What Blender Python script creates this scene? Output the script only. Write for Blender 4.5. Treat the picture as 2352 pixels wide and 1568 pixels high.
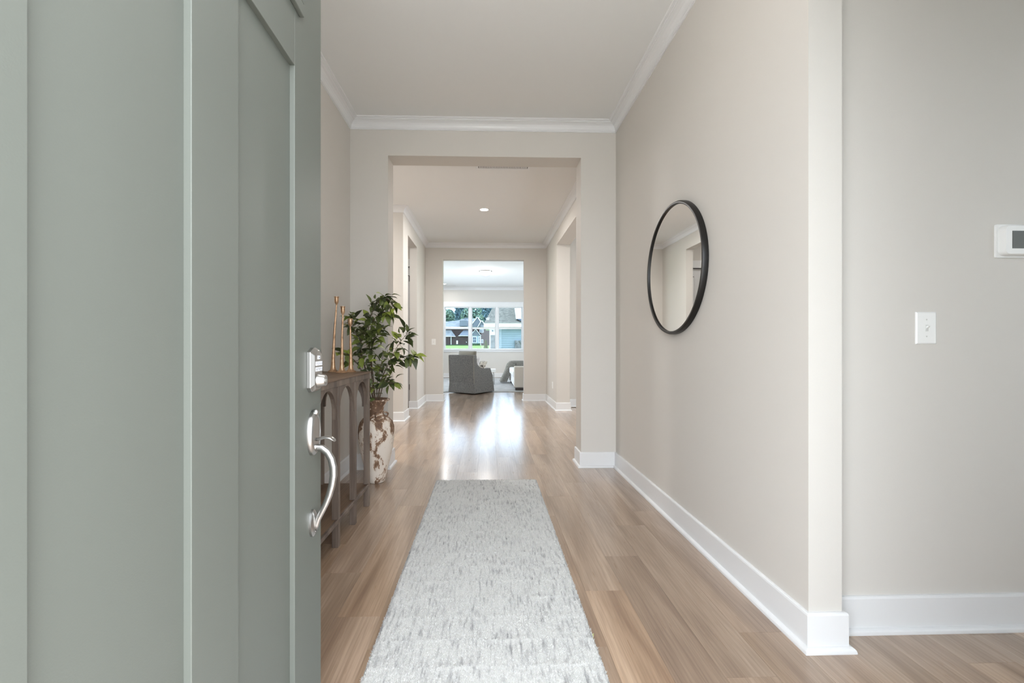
import bpy, bmesh, math, random
import numpy as np
from mathutils import Vector, Matrix

for o in list(bpy.data.objects):
    bpy.data.objects.remove(o, do_unlink=True)
scene = bpy.context.scene
C = scene.collection
PI = math.pi

# ------------------------------------------------------------------ camera
cam_data = bpy.data.cameras.new('camera')
cam = bpy.data.objects.new('camera', cam_data)
C.objects.link(cam)
cam.location = (0, 0, 1.08)
cam.rotation_euler = (PI / 2, 0, -math.atan(0.0295))
cam_data.sensor_width = 36
cam_data.lens = 1000 / 2352 * 36
cam_data.shift_x = 26.5 / 2352
cam_data.shift_y = 9.0 / 2352
cam_data.clip_start = 0.02
cam_data.clip_end = 600
scene.camera = cam

# ------------------------------------------------------------------ world / sun / exposure
world = bpy.data.worlds.new('sky')
scene.world = world
world.use_nodes = True
wn = world.node_tree
wn.nodes['Background'].inputs[0].default_value = (0.90, 0.945, 1.0, 1)
wn.nodes['Background'].inputs[1].default_value = 9.5
sd = bpy.data.lights.new('sun', 'SUN')
sd.energy = 1.6
sd.angle = 0.02
sd.color = (1.0, 0.96, 0.9)
so = bpy.data.objects.new('sun', sd)
C.objects.link(so)
so.rotation_euler = Vector((0.62, -0.06, -0.78)).to_track_quat('-Z', 'Y').to_euler()
so.location = (-20, 30, 30)
vs = scene.view_settings
vs.view_transform = 'Standard'
vs.look = 'None'
vs.gamma = 1
vs.use_curve_mapping = False
vs.exposure = 0.12


def portal(name, loc, sx, sy, direction):
    l = bpy.data.lights.new(name, 'AREA')
    l.shape = 'RECTANGLE'
    l.size, l.size_y = sx, sy
    l.cycles.is_portal = True
    o = bpy.data.objects.new(name, l)
    C.objects.link(o)
    o.location = loc
    o.rotation_euler = Vector(direction).to_track_quat('-Z', 'Z').to_euler()
    return o


portal('doorway_portal', (0.01, 0.06, 1.23), 0.98, 2.44, (0, 1, 0))
portal('window_portal', (-0.14, 14.99, 1.66), 2.75, 1.45, (0, -1, 0))
portal('window_portal', (3.6, 0.06, 1.53), 1.0, 1.86, (0, 1, 0))
portal('window_portal', (0.82, 0.06, 1.29), 0.40, 2.34, (0, 1, 0))
portal('window_portal', (-3.25, 11.6, 1.65), 3.4, 1.7, (1, 0, 0))
portal('window_portal', (3.67, 11.6, 1.65), 3.4, 1.7, (-1, 0, 0))
portal('window_portal', (4.68, 5.9, 1.6), 1.6, 1.7, (-1, 0, 0))


def lamp(name, loc, energy, size, color=(1, 0.97, 0.94), shape='DISK', kind='AREA', parent=None):
    l = bpy.data.lights.new(name, kind)
    l.energy = energy
    l.color = color
    if kind == 'AREA':
        l.shape = shape
        l.size = size
    else:
        l.shadow_soft_size = size
    o = bpy.data.objects.new(name, l)
    C.objects.link(o)
    o.location = loc
    if parent is not None:
        o.parent = parent
    return o


# ------------------------------------------------------------------ materials
def lin(c):
    c = c / 255.0
    return c / 12.92 if c <= 0.04045 else ((c + 0.055) / 1.055) ** 2.4


def rgb(r, g, b):
    return (lin(r), lin(g), lin(b), 1)


MATS = {}


def mat(name, col=(0.8, 0.8, 0.8, 1), rough=0.5, metal=0.0, noise=None, bump=None, spec=None, emit=None,
        coords='Object', objvar=0.0, coat=0.0, aniso=None):
    """noise=(scale, col2, lo, hi[, stretch])  bump=(scale,strength,dist)"""
    m = bpy.data.materials.new(name)
    m.use_nodes = True
    nt = m.node_tree
    b = nt.nodes['Principled BSDF']
    b.inputs['Base Color'].default_value = col
    b.inputs['Roughness'].default_value = rough
    b.inputs['Metallic'].default_value = metal
    if spec is not None:
        b.inputs['Specular IOR Level'].default_value = spec
    if coat:
        b.inputs['Coat Weight'].default_value = coat
    if emit:
        b.inputs['Emission Color'].default_value = emit[0]
        b.inputs['Emission Strength'].default_value = emit[1]
    tc = nt.nodes.new('ShaderNodeTexCoord')
    src = tc.outputs[coords]
    out = None
    if noise:
        n = nt.nodes.new('ShaderNodeTexNoise')
        n.inputs['Scale'].default_value = noise[0]
        n.inputs['Detail'].default_value = 5
        if len(noise) > 4:
            mp = nt.nodes.new('ShaderNodeMapping')
            mp.inputs['Scale'].default_value = noise[4]
            nt.links.new(src, mp.inputs[0])
            nt.links.new(mp.outputs[0], n.inputs['Vector'])
        else:
            nt.links.new(src, n.inputs['Vector'])
        r = nt.nodes.new('ShaderNodeValToRGB')
        r.color_ramp.elements[0].position = noise[2]
        r.color_ramp.elements[1].position = noise[3]
        r.color_ramp.elements[0].color = col
        r.color_ramp.elements[1].color = noise[1]
        nt.links.new(n.outputs[0], r.inputs[0])
        out = r.outputs[0]
    if objvar:
        oi = nt.nodes.new('ShaderNodeObjectInfo')
        hs = nt.nodes.new('ShaderNodeHueSaturation')
        mr = nt.nodes.new('ShaderNodeMapRange')
        mr.inputs['To Min'].default_value = 1 - objvar
        mr.inputs['To Max'].default_value = 1 + objvar
        nt.links.new(oi.outputs['Random'], mr.inputs[0])
        nt.links.new(mr.outputs[0], hs.inputs['Value'])
        if out:
            nt.links.new(out, hs.inputs['Color'])
        else:
            hs.inputs['Color'].default_value = col
        out = hs.outputs[0]
    if out:
        nt.links.new(out, b.inputs['Base Color'])
    if bump:
        n2 = nt.nodes.new('ShaderNodeTexNoise')
        n2.inputs['Scale'].default_value = bump[0]
        n2.inputs['Detail'].default_value = 4
        nt.links.new(src, n2.inputs['Vector'])
        bp = nt.nodes.new('ShaderNodeBump')
        bp.inputs['Strength'].default_value = bump[1]
        bp.inputs['Distance'].default_value = bump[2]
        nt.links.new(n2.outputs[0], bp.inputs['Height'])
        nt.links.new(bp.outputs[0], b.inputs['Normal'])
    MATS[name] = m
    return m


M = {}
M['wall'] = mat('greige_wall_paint', rgb(213, 209, 203), 0.7, bump=(260, 0.08, 0.002))
M['ceiling'] = mat('ceiling_paint', rgb(231, 232, 231), 0.85, bump=(200, 0.08, 0.002))
M['trim'] = mat('white_trim_paint', rgb(231, 232, 233), 0.32)
M['door_green'] = mat('sage_door_paint', rgb(101, 105, 99), 0.5, bump=(420, 0.10, 0.0015), spec=0.5)
M['nickel'] = mat('satin_nickel', rgb(182, 181, 179), 0.30, 1.0)
M['nickel_dark'] = mat('brushed_nickel_face', rgb(168, 166, 163), 0.36, 1.0)
M['key_white'] = mat('white_button_plastic', rgb(236, 240, 250), 0.35)
M['ink'] = mat('dark_print_and_gap', rgb(70, 74, 84), 0.5)
M['black_metal'] = mat('black_metal', rgb(26, 24, 23), 0.36, 0.3)
M['mirror'] = mat('mirror_silver', rgb(246, 247, 246), 0.0, 1.0)
M['plastic'] = mat('white_plastic', rgb(238, 238, 236), 0.35)
M['plastic_grey'] = mat('light_grey_plastic', rgb(206, 206, 203), 0.4)
M['screen'] = mat('dark_screen', rgb(74, 75, 68), 0.3)
M['gold'] = mat('aged_gold', rgb(206, 172, 140), 0.36, 0.9, noise=(38, rgb(150, 116, 88), 0.42, 0.75), bump=(60, 0.35, 0.002))
M['terracotta'] = mat('terracotta', rgb(150, 98, 70), 0.75)
M['bark'] = mat('twig_bark', rgb(92, 76, 60), 0.8)
M['concrete'] = mat('porch_concrete', rgb(214, 211, 204), 0.9, noise=(6, rgb(198, 195, 188), 0.3, 0.7))
M['grass'] = mat('lawn_grass', rgb(108, 130, 44), 0.9, noise=(0.6, rgb(92, 112, 38), 0.35, 0.65))
M['roof_grey'] = mat('asphalt_shingles', rgb(126, 127, 127), 0.9, noise=(1.2, rgb(106, 108, 110), 0.4, 0.6))
M['roof_tan'] = mat('weathered_shingles', rgb(112, 106, 94), 0.9, noise=(5.5, rgb(78, 74, 64), 0.42, 0.6, (1, 1, 2.5)))
M['brick_far'] = mat('dark_brick', rgb(74, 58, 54), 0.9, noise=(3, rgb(58, 46, 44), 0.4, 0.6))
M['siding_blue'] = mat('pale_blue_siding', rgb(140, 152, 157), 0.7)
M['siding_grey'] = mat('blue_grey_siding', rgb(104, 108, 114), 0.8)
M['white_far'] = mat('white_exterior_paint', rgb(215, 215, 212), 0.6)
M['glass_far'] = mat('dark_window_glass', rgb(60, 72, 88), 0.15)
M['stone'] = mat('grey_stone', rgb(132, 130, 128), 0.9, noise=(6, rgb(98, 96, 94), 0.35, 0.65))
M['shade_brown'] = mat('dark_wood_block', rgb(58, 50, 46), 0.5)
M['chair_grey'] = mat('grey_chenille', rgb(128, 127, 124), 0.95, noise=(55, rgb(92, 92, 92), 0.35, 0.7), bump=(160, 0.5, 0.004))
M['cushion_grey'] = mat('taupe_grey_cushion', rgb(142, 138, 128), 0.95, bump=(160, 0.4, 0.003))
M['sofa_cream'] = mat('oatmeal_upholstery', rgb(214, 209, 201), 0.95, bump=(200, 0.3, 0.002))
M['sofa_white'] = mat('white_seat_fabric', rgb(232, 233, 236), 0.95, bump=(200, 0.3, 0.002))
M['throw_grey'] = mat('grey_knit_throw', rgb(150, 148, 142), 0.95, noise=(70, rgb(108, 107, 102), 0.4, 0.62), bump=(120, 0.8, 0.006))
M['pattern'] = mat('patterned_pillow', rgb(214, 208, 198), 0.9, noise=(16, rgb(96, 90, 84), 0.5, 0.55))
M['area_rug'] = mat('grey_area_rug', rgb(186, 186, 186), 0.98, noise=(5, rgb(158, 160, 162), 0.35, 0.7), bump=(220, 0.5, 0.004))
M['art'] = mat('picture_paper', rgb(225, 220, 210), 0.8)
M['frame_dark'] = mat('dark_picture_frame', rgb(62, 52, 46), 0.5)
M['lamp_glass'] = mat('frosted_lamp_glass', rgb(250, 246, 240), 0.4, emit=((1, 0.93, 0.85, 1), 3.0))
M['lamp_disc'] = mat('recessed_lamp_lens', rgb(250, 246, 240), 0.4, emit=((1, 0.88, 0.74, 1), 14.0))
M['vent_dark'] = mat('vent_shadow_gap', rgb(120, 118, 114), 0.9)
M['bronze'] = mat('dark_bronze', rgb(70, 60, 52), 0.45, 0.8)
M['conifer'] = mat('conifer_green', rgb(132, 140, 60), 0.9, noise=(8, rgb(88, 104, 40), 0.4, 0.65))
M['sapling'] = mat('dark_sapling_leaf', rgb(52, 66, 44), 0.7)
M['hedge'] = mat('dark_hedge', rgb(64, 84, 58), 0.9, noise=(3, rgb(44, 60, 44), 0.4, 0.6))


def wood_mat(name, base, dark, light, rough, vscale, spec=0.5, axis='Y', objvar=True, coat=0.0):
    m = bpy.data.materials.new(name)
    m.use_nodes = True
    nt = m.node_tree
    L = nt.links.new
    b = nt.nodes['Principled BSDF']
    b.inputs['Specular IOR Level'].default_value = spec
    b.inputs['Coat Weight'].default_value = coat
    b.inputs['Coat Roughness'].default_value = 0.17
    tc = nt.nodes.new('ShaderNodeTexCoord')
    oi = nt.nodes.new('ShaderNodeObjectInfo')
    mul = nt.nodes.new('ShaderNodeMath'); mul.operation = 'MULTIPLY'; mul.inputs[1].default_value = 57.0
    L(oi.outputs['Random'], mul.inputs[0])
    cmb = nt.nodes.new('ShaderNodeCombineXYZ')
    for i in range(3):
        L(mul.outputs[0], cmb.inputs[i])
    add = nt.nodes.new('ShaderNodeVectorMath'); add.operation = 'ADD'
    L(tc.outputs['Object'], add.inputs[0]); L(cmb.outputs[0], add.inputs[1])
    mp = nt.nodes.new('ShaderNodeMapping')
    s = {'Y': (1, 0.09, 1), 'X': (0.09, 1, 1), 'Z': (1, 1, 0.09)}[axis]
    mp.inputs['Scale'].default_value = s
    L(add.outputs[0], mp.inputs[0])
    # broad cathedral figure
    n1 = nt.nodes.new('ShaderNodeTexNoise')
    n1.inputs['Scale'].default_value = 9 * vscale; n1.inputs['Detail'].default_value = 3
    n1.inputs['Distortion'].default_value = 0.6
    L(mp.outputs[0], n1.inputs['Vector'])
    r1 = nt.nodes.new('ShaderNodeValToRGB')
    e = r1.color_ramp.elements
    e[0].position = 0.28; e[0].color = dark
    e[1].position = 0.75; e[1].color = light
    k = e.new(0.5); k.color = base
    L(n1.outputs[0], r1.inputs[0])
    # grain rings
    w = nt.nodes.new('ShaderNodeTexWave')
    w.wave_type = 'BANDS'; w.bands_direction = {'Y': 'X', 'X': 'Y', 'Z': 'X'}[axis]
    w.inputs['Scale'].default_value = 16 * vscale
    w.inputs['Distortion'].default_value = 9
    w.inputs['Detail'].default_value = 2
    w.inputs['Detail Scale'].default_value = 0.7
    L(mp.outputs[0], w.inputs['Vector'])
    # fine pores
    mp2 = nt.nodes.new('ShaderNodeMapping')
    mp2.inputs['Scale'].default_value = tuple(v if v == 1 else 0.03 for v in s)
    L(add.outputs[0], mp2.inputs[0])
    n2 = nt.nodes.new('ShaderNodeTexNoise')
    n2.inputs['Scale'].default_value = 190 * vscale; n2.inputs['Detail'].default_value = 3
    L(mp2.outputs[0], n2.inputs['Vector'])
    mx = nt.nodes.new('ShaderNodeMix'); mx.data_type = 'RGBA'; mx.blend_type = 'MULTIPLY'
    mx.inputs[0].default_value = 0.32
    r2 = nt.nodes.new('ShaderNodeValToRGB')
    r2.color_ramp.elements[0].position = 0.35; r2.color_ramp.elements[0].color = (0.45, 0.42, 0.4, 1)
    r2.color_ramp.elements[1].position = 0.6; r2.color_ramp.elements[1].color = (1, 1, 1, 1)
    L(n2.outputs[0], r2.inputs[0])
    L(r1.outputs[0], mx.inputs[6]); L(r2.outputs[0], mx.inputs[7])
    mx2 = nt.nodes.new('ShaderNodeMix'); mx2.data_type = 'RGBA'; mx2.blend_type = 'MULTIPLY'
    mx2.inputs[0].default_value = 0.2
    r3 = nt.nodes.new('ShaderNodeValToRGB')
    r3.color_ramp.elements[0].position = 0.0; r3.color_ramp.elements[0].color = (0.62, 0.56, 0.5, 1)
    r3.color_ramp.elements[1].position = 0.55; r3.color_ramp.elements[1].color = (1, 1, 1, 1)
    L(w.outputs[0], r3.inputs[0])
    L(mx.outputs[2], mx2.inputs[6]); L(r3.outputs[0], mx2.inputs[7])
    hs = nt.nodes.new('ShaderNodeHueSaturation')
    mr = nt.nodes.new('ShaderNodeMapRange')
    mr.inputs['To Min'].default_value = 0.86 if objvar else 1.0
    mr.inputs['To Max'].default_value = 1.12 if objvar else 1.0
    L(oi.outputs['Random'], mr.inputs[0])
    L(mr.outputs[0], hs.inputs['Value'])
    mr2 = nt.nodes.new('ShaderNodeMapRange')
    mr2.inputs['To Min'].default_value = 0.9 if objvar else 1.0
    mr2.inputs['To Max'].default_value = 1.06 if objvar else 1.0
    fr = nt.nodes.new('ShaderNodeMath'); fr.operation = 'FRACT'
    L(mul.outputs[0], fr.inputs[0]); L(fr.outputs[0], mr2.inputs[0]); L(mr2.outputs[0], hs.inputs['Saturation'])
    L(mx2.outputs[2], hs.inputs['Color'])
    L(hs.outputs[0], b.inputs['Base Color'])
    mr3 = nt.nodes.new('ShaderNodeMapRange')
    mr3.inputs['To Min'].default_value = rough + 0.05; mr3.inputs['To Max'].default_value = rough - 0.03
    L(n2.outputs[0], mr3.inputs[0]); L(mr3.outputs[0], b.inputs['Roughness'])
    bp = nt.nodes.new('ShaderNodeBump'); bp.inputs['Strength'].default_value = 0.03
    bp.inputs['Distance'].default_value = 0.001
    L(n2.outputs[0], bp.inputs['Height']); L(bp.outputs[0], b.inputs['Normal'])
    return m


M['plank'] = wood_mat('oak_plank', rgb(170, 144, 121), rgb(140, 114, 93), rgb(192, 167, 144), 0.28, 1.0, spec=0.6, coat=1.0)
M['table_wood'] = wood_mat('grey_brown_table_wood', rgb(110, 96, 86), rgb(80, 68, 60), rgb(134, 120, 108), 0.5, 1.4, axis='Z', objvar=False)
M['table_wood_y'] = wood_mat('brown_table_top_wood', rgb(110, 86, 66), rgb(80, 60, 45), rgb(130, 106, 84), 0.45, 1.2, axis='Y', objvar=False)


def glass_mat(name, tint):
    m = bpy.data.materials.new(name)
    m.use_nodes = True
    nt = m.node_tree
    nt.nodes.remove(nt.nodes['Principled BSDF'])
    o = nt.nodes['Material Output']
    t = nt.nodes.new('ShaderNodeBsdfTransparent'); t.inputs[0].default_value = tint
    g = nt.nodes.new('ShaderNodeBsdfGlossy'); g.inputs['Roughness'].default_value = 0.02
    f = nt.nodes.new('ShaderNodeFresnel'); f.inputs[0].default_value = 1.3
    mx = nt.nodes.new('ShaderNodeMixShader')
    nt.links.new(f.outputs[0], mx.inputs[0]); nt.links.new(t.outputs[0], mx.inputs[1]); nt.links.new(g.outputs[0], mx.inputs[2])
    nt.links.new(mx.outputs[0], o.inputs[0])
    return m


M['glass'] = glass_mat('window_glass', (0.93, 0.96, 0.97, 1))
M['glass_dimmed'] = glass_mat('view_dimming_glass', (0.56, 0.64, 0.71, 1))  # tint added to dim and blue the view outdoors


def vase_mat():
    m = bpy.data.materials.new('chipped_white_glaze')
    m.use_nodes = True
    nt = m.node_tree
    L = nt.links.new
    b = nt.nodes['Principled BSDF']
    b.inputs['Roughness'].default_value = 0.7
    tc = nt.nodes.new('ShaderNodeTexCoord')
    mp = nt.nodes.new('ShaderNodeMapping'); mp.inputs['Scale'].default_value = (1, 1, 0.55)
    L(tc.outputs['Object'], mp.inputs[0])
    n = nt.nodes.new('ShaderNodeTexNoise'); n.inputs['Scale'].default_value = 11; n.inputs['Detail'].default_value = 10
    n.inputs['Roughness'].default_value = 0.68; n.inputs['Distortion'].default_value = 0.3
    L(mp.outputs[0], n.inputs['Vector'])
    # more glaze lost near the neck (z in object space)
    sp = nt.nodes.new('ShaderNodeSeparateXYZ'); L(tc.outputs['Object'], sp.inputs[0])
    mr = nt.nodes.new('ShaderNodeMapRange')
    mr.inputs['From Min'].default_value = 0.12; mr.inputs['From Max'].default_value = 0.62
    mr.inputs['To Min'].default_value = -0.05; mr.inputs['To Max'].default_value = 0.09
    L(sp.outputs[2], mr.inputs[0])
    ad = nt.nodes.new('ShaderNodeMath'); L(n.outputs[0], ad.inputs[0]); L(mr.outputs[0], ad.inputs[1])
    r = nt.nodes.new('ShaderNodeValToRGB')
    e = r.color_ramp.elements
    e[0].position = 0.50; e[0].color = rgb(232, 222, 210)
    e[1].position = 0.60; e[1].color = rgb(112, 86, 68)
    k = e.new(0.535); k.color = rgb(214, 198, 182)
    k = e.new(0.55); k.color = rgb(150, 118, 92)
    L(ad.outputs[0], r.inputs[0])
    L(r.outputs[0], b.inputs['Base Color'])
    bp = nt.nodes.new('ShaderNodeBump'); bp.inputs['Strength'].default_value = 0.5; bp.inputs['Distance'].default_value = 0.004
    bp.invert = True
    L(ad.outputs[0], bp.inputs['Height']); L(bp.outputs[0], b.inputs['Normal'])
    return m


M['vase'] = vase_mat()


def runner_mat():
    m = bpy.data.materials.new('ivory_grey_runner_wool')
    m.use_nodes = True
    nt = m.node_tree
    L = nt.links.new
    b = nt.nodes['Principled BSDF']
    b.inputs['Roughness'].default_value = 0.95
    b.inputs['Specular IOR Level'].default_value = 0.15
    tc = nt.nodes.new('ShaderNodeTexCoord')
    sp = nt.nodes.new('ShaderNodeSeparateXYZ'); L(tc.outputs['Object'], sp.inputs[0])
    # woven rows about 0.13 m deep: each row carries its own set of short grey dashes
    dv = nt.nodes.new('ShaderNodeMath'); dv.operation = 'DIVIDE'; dv.inputs[1].default_value = 0.132
    L(sp.outputs[1], dv.inputs[0])
    fl = nt.nodes.new('ShaderNodeMath'); fl.operation = 'FLOOR'; L(dv.outputs[0], fl.inputs[0])
    cm = nt.nodes.new('ShaderNodeCombineXYZ')
    sx = nt.nodes.new('ShaderNodeMath'); sx.operation = 'MULTIPLY'; sx.inputs[1].default_value = 62
    L(sp.outputs[0], sx.inputs[0]); L(sx.outputs[0], cm.inputs[0])
    sy = nt.nodes.new('ShaderNodeMath'); sy.operation = 'MULTIPLY'; sy.inputs[1].default_value = 9
    L(sp.outputs[1], sy.inputs[0]); L(sy.outputs[0], cm.inputs[1])
    sz = nt.nodes.new('ShaderNodeMath'); sz.operation = 'MULTIPLY'; sz.inputs[1].default_value = 7.3
    L(fl.outputs[0], sz.inputs[0]); L(sz.outputs[0], cm.inputs[2])
    n0 = nt.nodes.new('ShaderNodeTexNoise'); n0.inputs['Scale'].default_value = 1.5; n0.inputs['Detail'].default_value = 3
    L(cm.outputs[0], n0.inputs['Vector'])
    # patches where the grey yarn is used more or less
    npt = nt.nodes.new('ShaderNodeTexNoise'); npt.inputs['Scale'].default_value = 6; npt.inputs['Detail'].default_value = 1
    L(tc.outputs['Object'], npt.inputs['Vector'])
    mrp = nt.nodes.new('ShaderNodeMapRange'); mrp.inputs['From Min'].default_value = .3; mrp.inputs['From Max'].default_value = .7
    mrp.inputs['To Min'].default_value = -0.05; mrp.inputs['To Max'].default_value = 0.05
    L(npt.outputs[0], mrp.inputs[0])
    n = nt.nodes.new('ShaderNodeMath'); L(n0.outputs[0], n.inputs[0]); L(mrp.outputs[0], n.inputs[1])
    r = nt.nodes.new('ShaderNodeValToRGB')
    e = r.color_ramp.elements
    e[0].position = 0.48; e[0].color = rgb(219, 219, 217)
    e[1].position = 0.78; e[1].color = rgb(158, 158, 159)
    k = e.new(0.60); k.color = rgb(205, 205, 204)
    L(n.outputs[0], r.inputs[0])
    n3 = nt.nodes.new('ShaderNodeTexNoise'); n3.inputs['Scale'].default_value = 240; n3.inputs['Detail'].default_value = 2
    L(tc.outputs['Object'], n3.inputs['Vector'])
    r3 = nt.nodes.new('ShaderNodeValToRGB')
    r3.color_ramp.elements[0].position = 0.3; r3.color_ramp.elements[0].color = (0.80, 0.80, 0.80, 1)
    r3.color_ramp.elements[1].position = 0.62; r3.color_ramp.elements[1].color = (1, 1, 1, 1)
    L(n3.outputs[0], r3.inputs[0])
    mx = nt.nodes.new('ShaderNodeMix'); mx.data_type = 'RGBA'; mx.blend_type = 'MULTIPLY'; mx.inputs[0].default_value = 1
    L(r.outputs[0], mx.inputs[6]); L(r3.outputs[0], mx.inputs[7])
    L(mx.outputs[2], b.inputs['Base Color'])
    return m


M['runner'] = runner_mat()


def leaf_mat(name, c1, c2, c3):
    m = bpy.data.materials.new(name)
    m.use_nodes = True
    nt = m.node_tree
    L = nt.links.new
    b = nt.nodes['Principled BSDF']
    b.inputs['Roughness'].default_value = 0.5
    oi = nt.nodes.new('ShaderNodeObjectInfo')
    r = nt.nodes.new('ShaderNodeValToRGB')
    e = r.color_ramp.elements
    e[0].position = 0.0; e[0].color = c1
    e[1].position = 1.0; e[1].color = c3
    k = e.new(0.7); k.color = c2
    L(oi.outputs['Random'], r.inputs[0])
    L(r.outputs[0], b.inputs['Base Color'])
    return m


M['leaf'] = leaf_mat('ficus_leaf', rgb(56, 64, 40), rgb(92, 104, 50), rgb(156, 170, 72))


def crown_mat(name, c1, c2):
    return mat(name, c1, 0.9, noise=(0.7, c2, 0.38, 0.62))


M['crown1'] = crown_mat('hazy_green_foliage', rgb(96, 120, 112), rgb(128, 148, 122))  # distance haze is mixed into both foliage colours
M['crown2'] = crown_mat('hazy_blue_foliage', rgb(92, 118, 126), rgb(116, 142, 142))
M['trunk'] = mat('tree_trunk', rgb(96, 88, 84), 0.9)


# ------------------------------------------------------------------ mesh builder
class MB:
    def __init__(self):
        self.v = []
        self.f = []

    def add(self, verts, faces):
        n = len(self.v)
        self.v += [tuple(p) for p in verts]
        self.f += [tuple(i + n for i in f) for f in faces]
        return self

    def box(self, x0, x1, y0, y1, z0, z1):
        if x0 > x1: x0, x1 = x1, x0
        if y0 > y1: y0, y1 = y1, y0
        if z0 > z1: z0, z1 = z1, z0
        v = [(x0, y0, z0), (x1, y0, z0), (x1, y1, z0), (x0, y1, z0), (x0, y0, z1), (x1, y0, z1), (x1, y1, z1), (x0, y1, z1)]
        return self.add(v, [(0, 3, 2, 1), (4, 5, 6, 7), (0, 1, 5, 4), (1, 2, 6, 5), (2, 3, 7, 6), (3, 0, 4, 7)])

    def prism(self, poly, a, b, axis='X'):
        """poly: 2-D points; extruded from a to b along axis. X:(y,z) Y:(x,z) Z:(x,y)"""
        n = len(poly)
        def P(p, t):
            return {'X': (t, p[0], p[1]), 'Y': (p[0], t, p[1]), 'Z': (p[0], p[1], t)}[axis]
        v = [P(p, a) for p in poly] + [P(p, b) for p in poly]
        f = [tuple(range(n))[::-1], tuple(range(n, 2 * n))]
        f += [(i, (i + 1) % n, n + (i + 1) % n, n + i) for i in range(n)]
        return self.add(v, f)

    def lathe(self, prof, n=24, c=(0, 0, 0), axis='Z'):
        v, f = [], []
        for r, z in prof:
            for k in range(n):
                a = 2 * PI * k / n
                x, y = r * math.cos(a), r * math.sin(a)
                p = {'Z': (x, y, z), 'X': (z, x, y), 'Y': (x, z, y)}[axis]
                v.append((p[0] + c[0], p[1] + c[1], p[2] + c[2]))
        m = len(prof)
        for i in range(m - 1):
            for k in range(n):
                f.append((i * n + k, i * n + (k + 1) % n, (i + 1) * n + (k + 1) % n, (i + 1) * n + k))
        f.append(tuple(range(n))[::-1])
        f.append(tuple(range((m - 1) * n, m * n)))
        return self.add(v, f)

    def tube(self, path, rad, n=8, flat=1.0, side=None):
        """sweep a circle (or ellipse) along path; rad scalar or list (or list of (a,b))"""
        path = [Vector(p) for p in path]
        if not isinstance(rad, (list, tuple)):
            rad = [rad] * len(path)
        v, f = [], []
        up = Vector(side) if side else Vector((0.137, 0.29, 0.95))
        for i, p in enumerate(path):
            t = (path[min(i + 1, len(path) - 1)] - path[max(i - 1, 0)]).normalized()
            a = t.cross(up)
            if a.length < 1e-4:
                a = t.cross(Vector((1, 0, 0)))
            a.normalize()
            b = t.cross(a).normalized()
            ra, rb = rad[i] if isinstance(rad[i], (list, tuple)) else (rad[i], rad[i] * flat)
            for k in range(n):
                an = 2 * PI * k / n
                v.append(p + a * (ra * math.cos(an)) + b * (rb * math.sin(an)))
        m = len(path)
        for i in range(m - 1):
            for k in range(n):
                f.append((i * n + k, i * n + (k + 1) % n, (i + 1) * n + (k + 1) % n, (i + 1) * n + k))
        f.append(tuple(range(n))[::-1])
        f.append(tuple(range((m - 1) * n, m * n)))
        return self.add(v, f)

    def build(self, name, material, parent=None, smooth=False, bevel=0, seg=2, loc=None):
        me = bpy.data.meshes.new(name)
        me.from_pydata([tuple(p) for p in self.v], [], self.f)
        bm = bmesh.new(); bm.from_mesh(me)
        bmesh.ops.recalc_face_normals(bm, faces=bm.faces)
        bm.to_mesh(me); bm.free()
        me.materials.append(M[material] if isinstance(material, str) else material)
        if smooth:
            for p in me.polygons:
                p.use_smooth = True
        o = bpy.data.objects.new(name, me)
        C.objects.link(o)
        if parent is not None:
            o.parent = parent
        if loc:
            o.location = loc
        if bevel:
            md = o.modifiers.new('bevel', 'BEVEL')
            md.width = bevel; md.segments = seg; md.limit_method = 'ANGLE'; md.angle_limit = 0.6
            md.harden_normals = False
        if smooth == 'auto':
            md = o.modifiers.new('split', 'EDGE_SPLIT'); md.split_angle = 0.7
        return o


def B(*boxes):
    m = MB()
    for b in boxes:
        m.box(*b)
    return m


def empty(name, loc=(0, 0, 0), rz=0, label=None, cat=None, group=None):
    o = bpy.data.objects.new(name, None)
    C.objects.link(o)
    o.location = loc
    o.rotation_euler = (0, 0, rz)
    o.empty_display_size = 0.05
    if label: o['label'] = label
    if cat: o['category'] = cat
    if group: o['group'] = group
    return o


def tag(o, label, cat, group=None):
    o['label'] = label; o['category'] = cat
    if group: o['group'] = group
    return o


def struct(o, label=None, cat=None):
    o['kind'] = 'structure'
    if label: o['label'] = label
    if cat: o['category'] = cat
    return o


def sweep(poly, prof, closed=False):
    """mitred sweep in plan: poly = XY polyline with the room on its left, prof = (distance from wall, z)"""
    n = len(poly)
    P = [Vector((p[0], p[1])) for p in poly]
    offs = []
    for i in range(n):
        if closed:
            a, b, c = P[i - 1], P[i], P[(i + 1) % n]
        else:
            a, b, c = P[max(i - 1, 0)], P[i], P[min(i + 1, n - 1)]
        d1 = (b - a) if (b - a).length > 1e-9 else (c - b)
        d2 = (c - b) if (c - b).length > 1e-9 else (b - a)
        d1.normalize(); d2.normalize()
        n1 = Vector((-d1.y, d1.x)); n2 = Vector((-d2.y, d2.x))
        mvec = (n1 + n2)
        mvec = mvec / max(1e-6, mvec.dot(n1))
        offs.append(mvec)
    m = MB()
    v, f = [], []
    k = len(prof)
    for i in range(n):
        for d, z in prof:
            q = P[i] + offs[i] * d
            v.append((q.x, q.y, z))
    last = n if closed else n - 1
    for i in range(last):
        j = (i + 1) % n
        for t in range(k):
            f.append((i * k + t, i * k + (t + 1) % k, j * k + (t + 1) % k, j * k + t))
    if not closed:
        f.append(tuple(range(k)))
        f.append(tuple(range((n - 1) * k, n * k))[::-1])
    return m.add(v, f)


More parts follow.
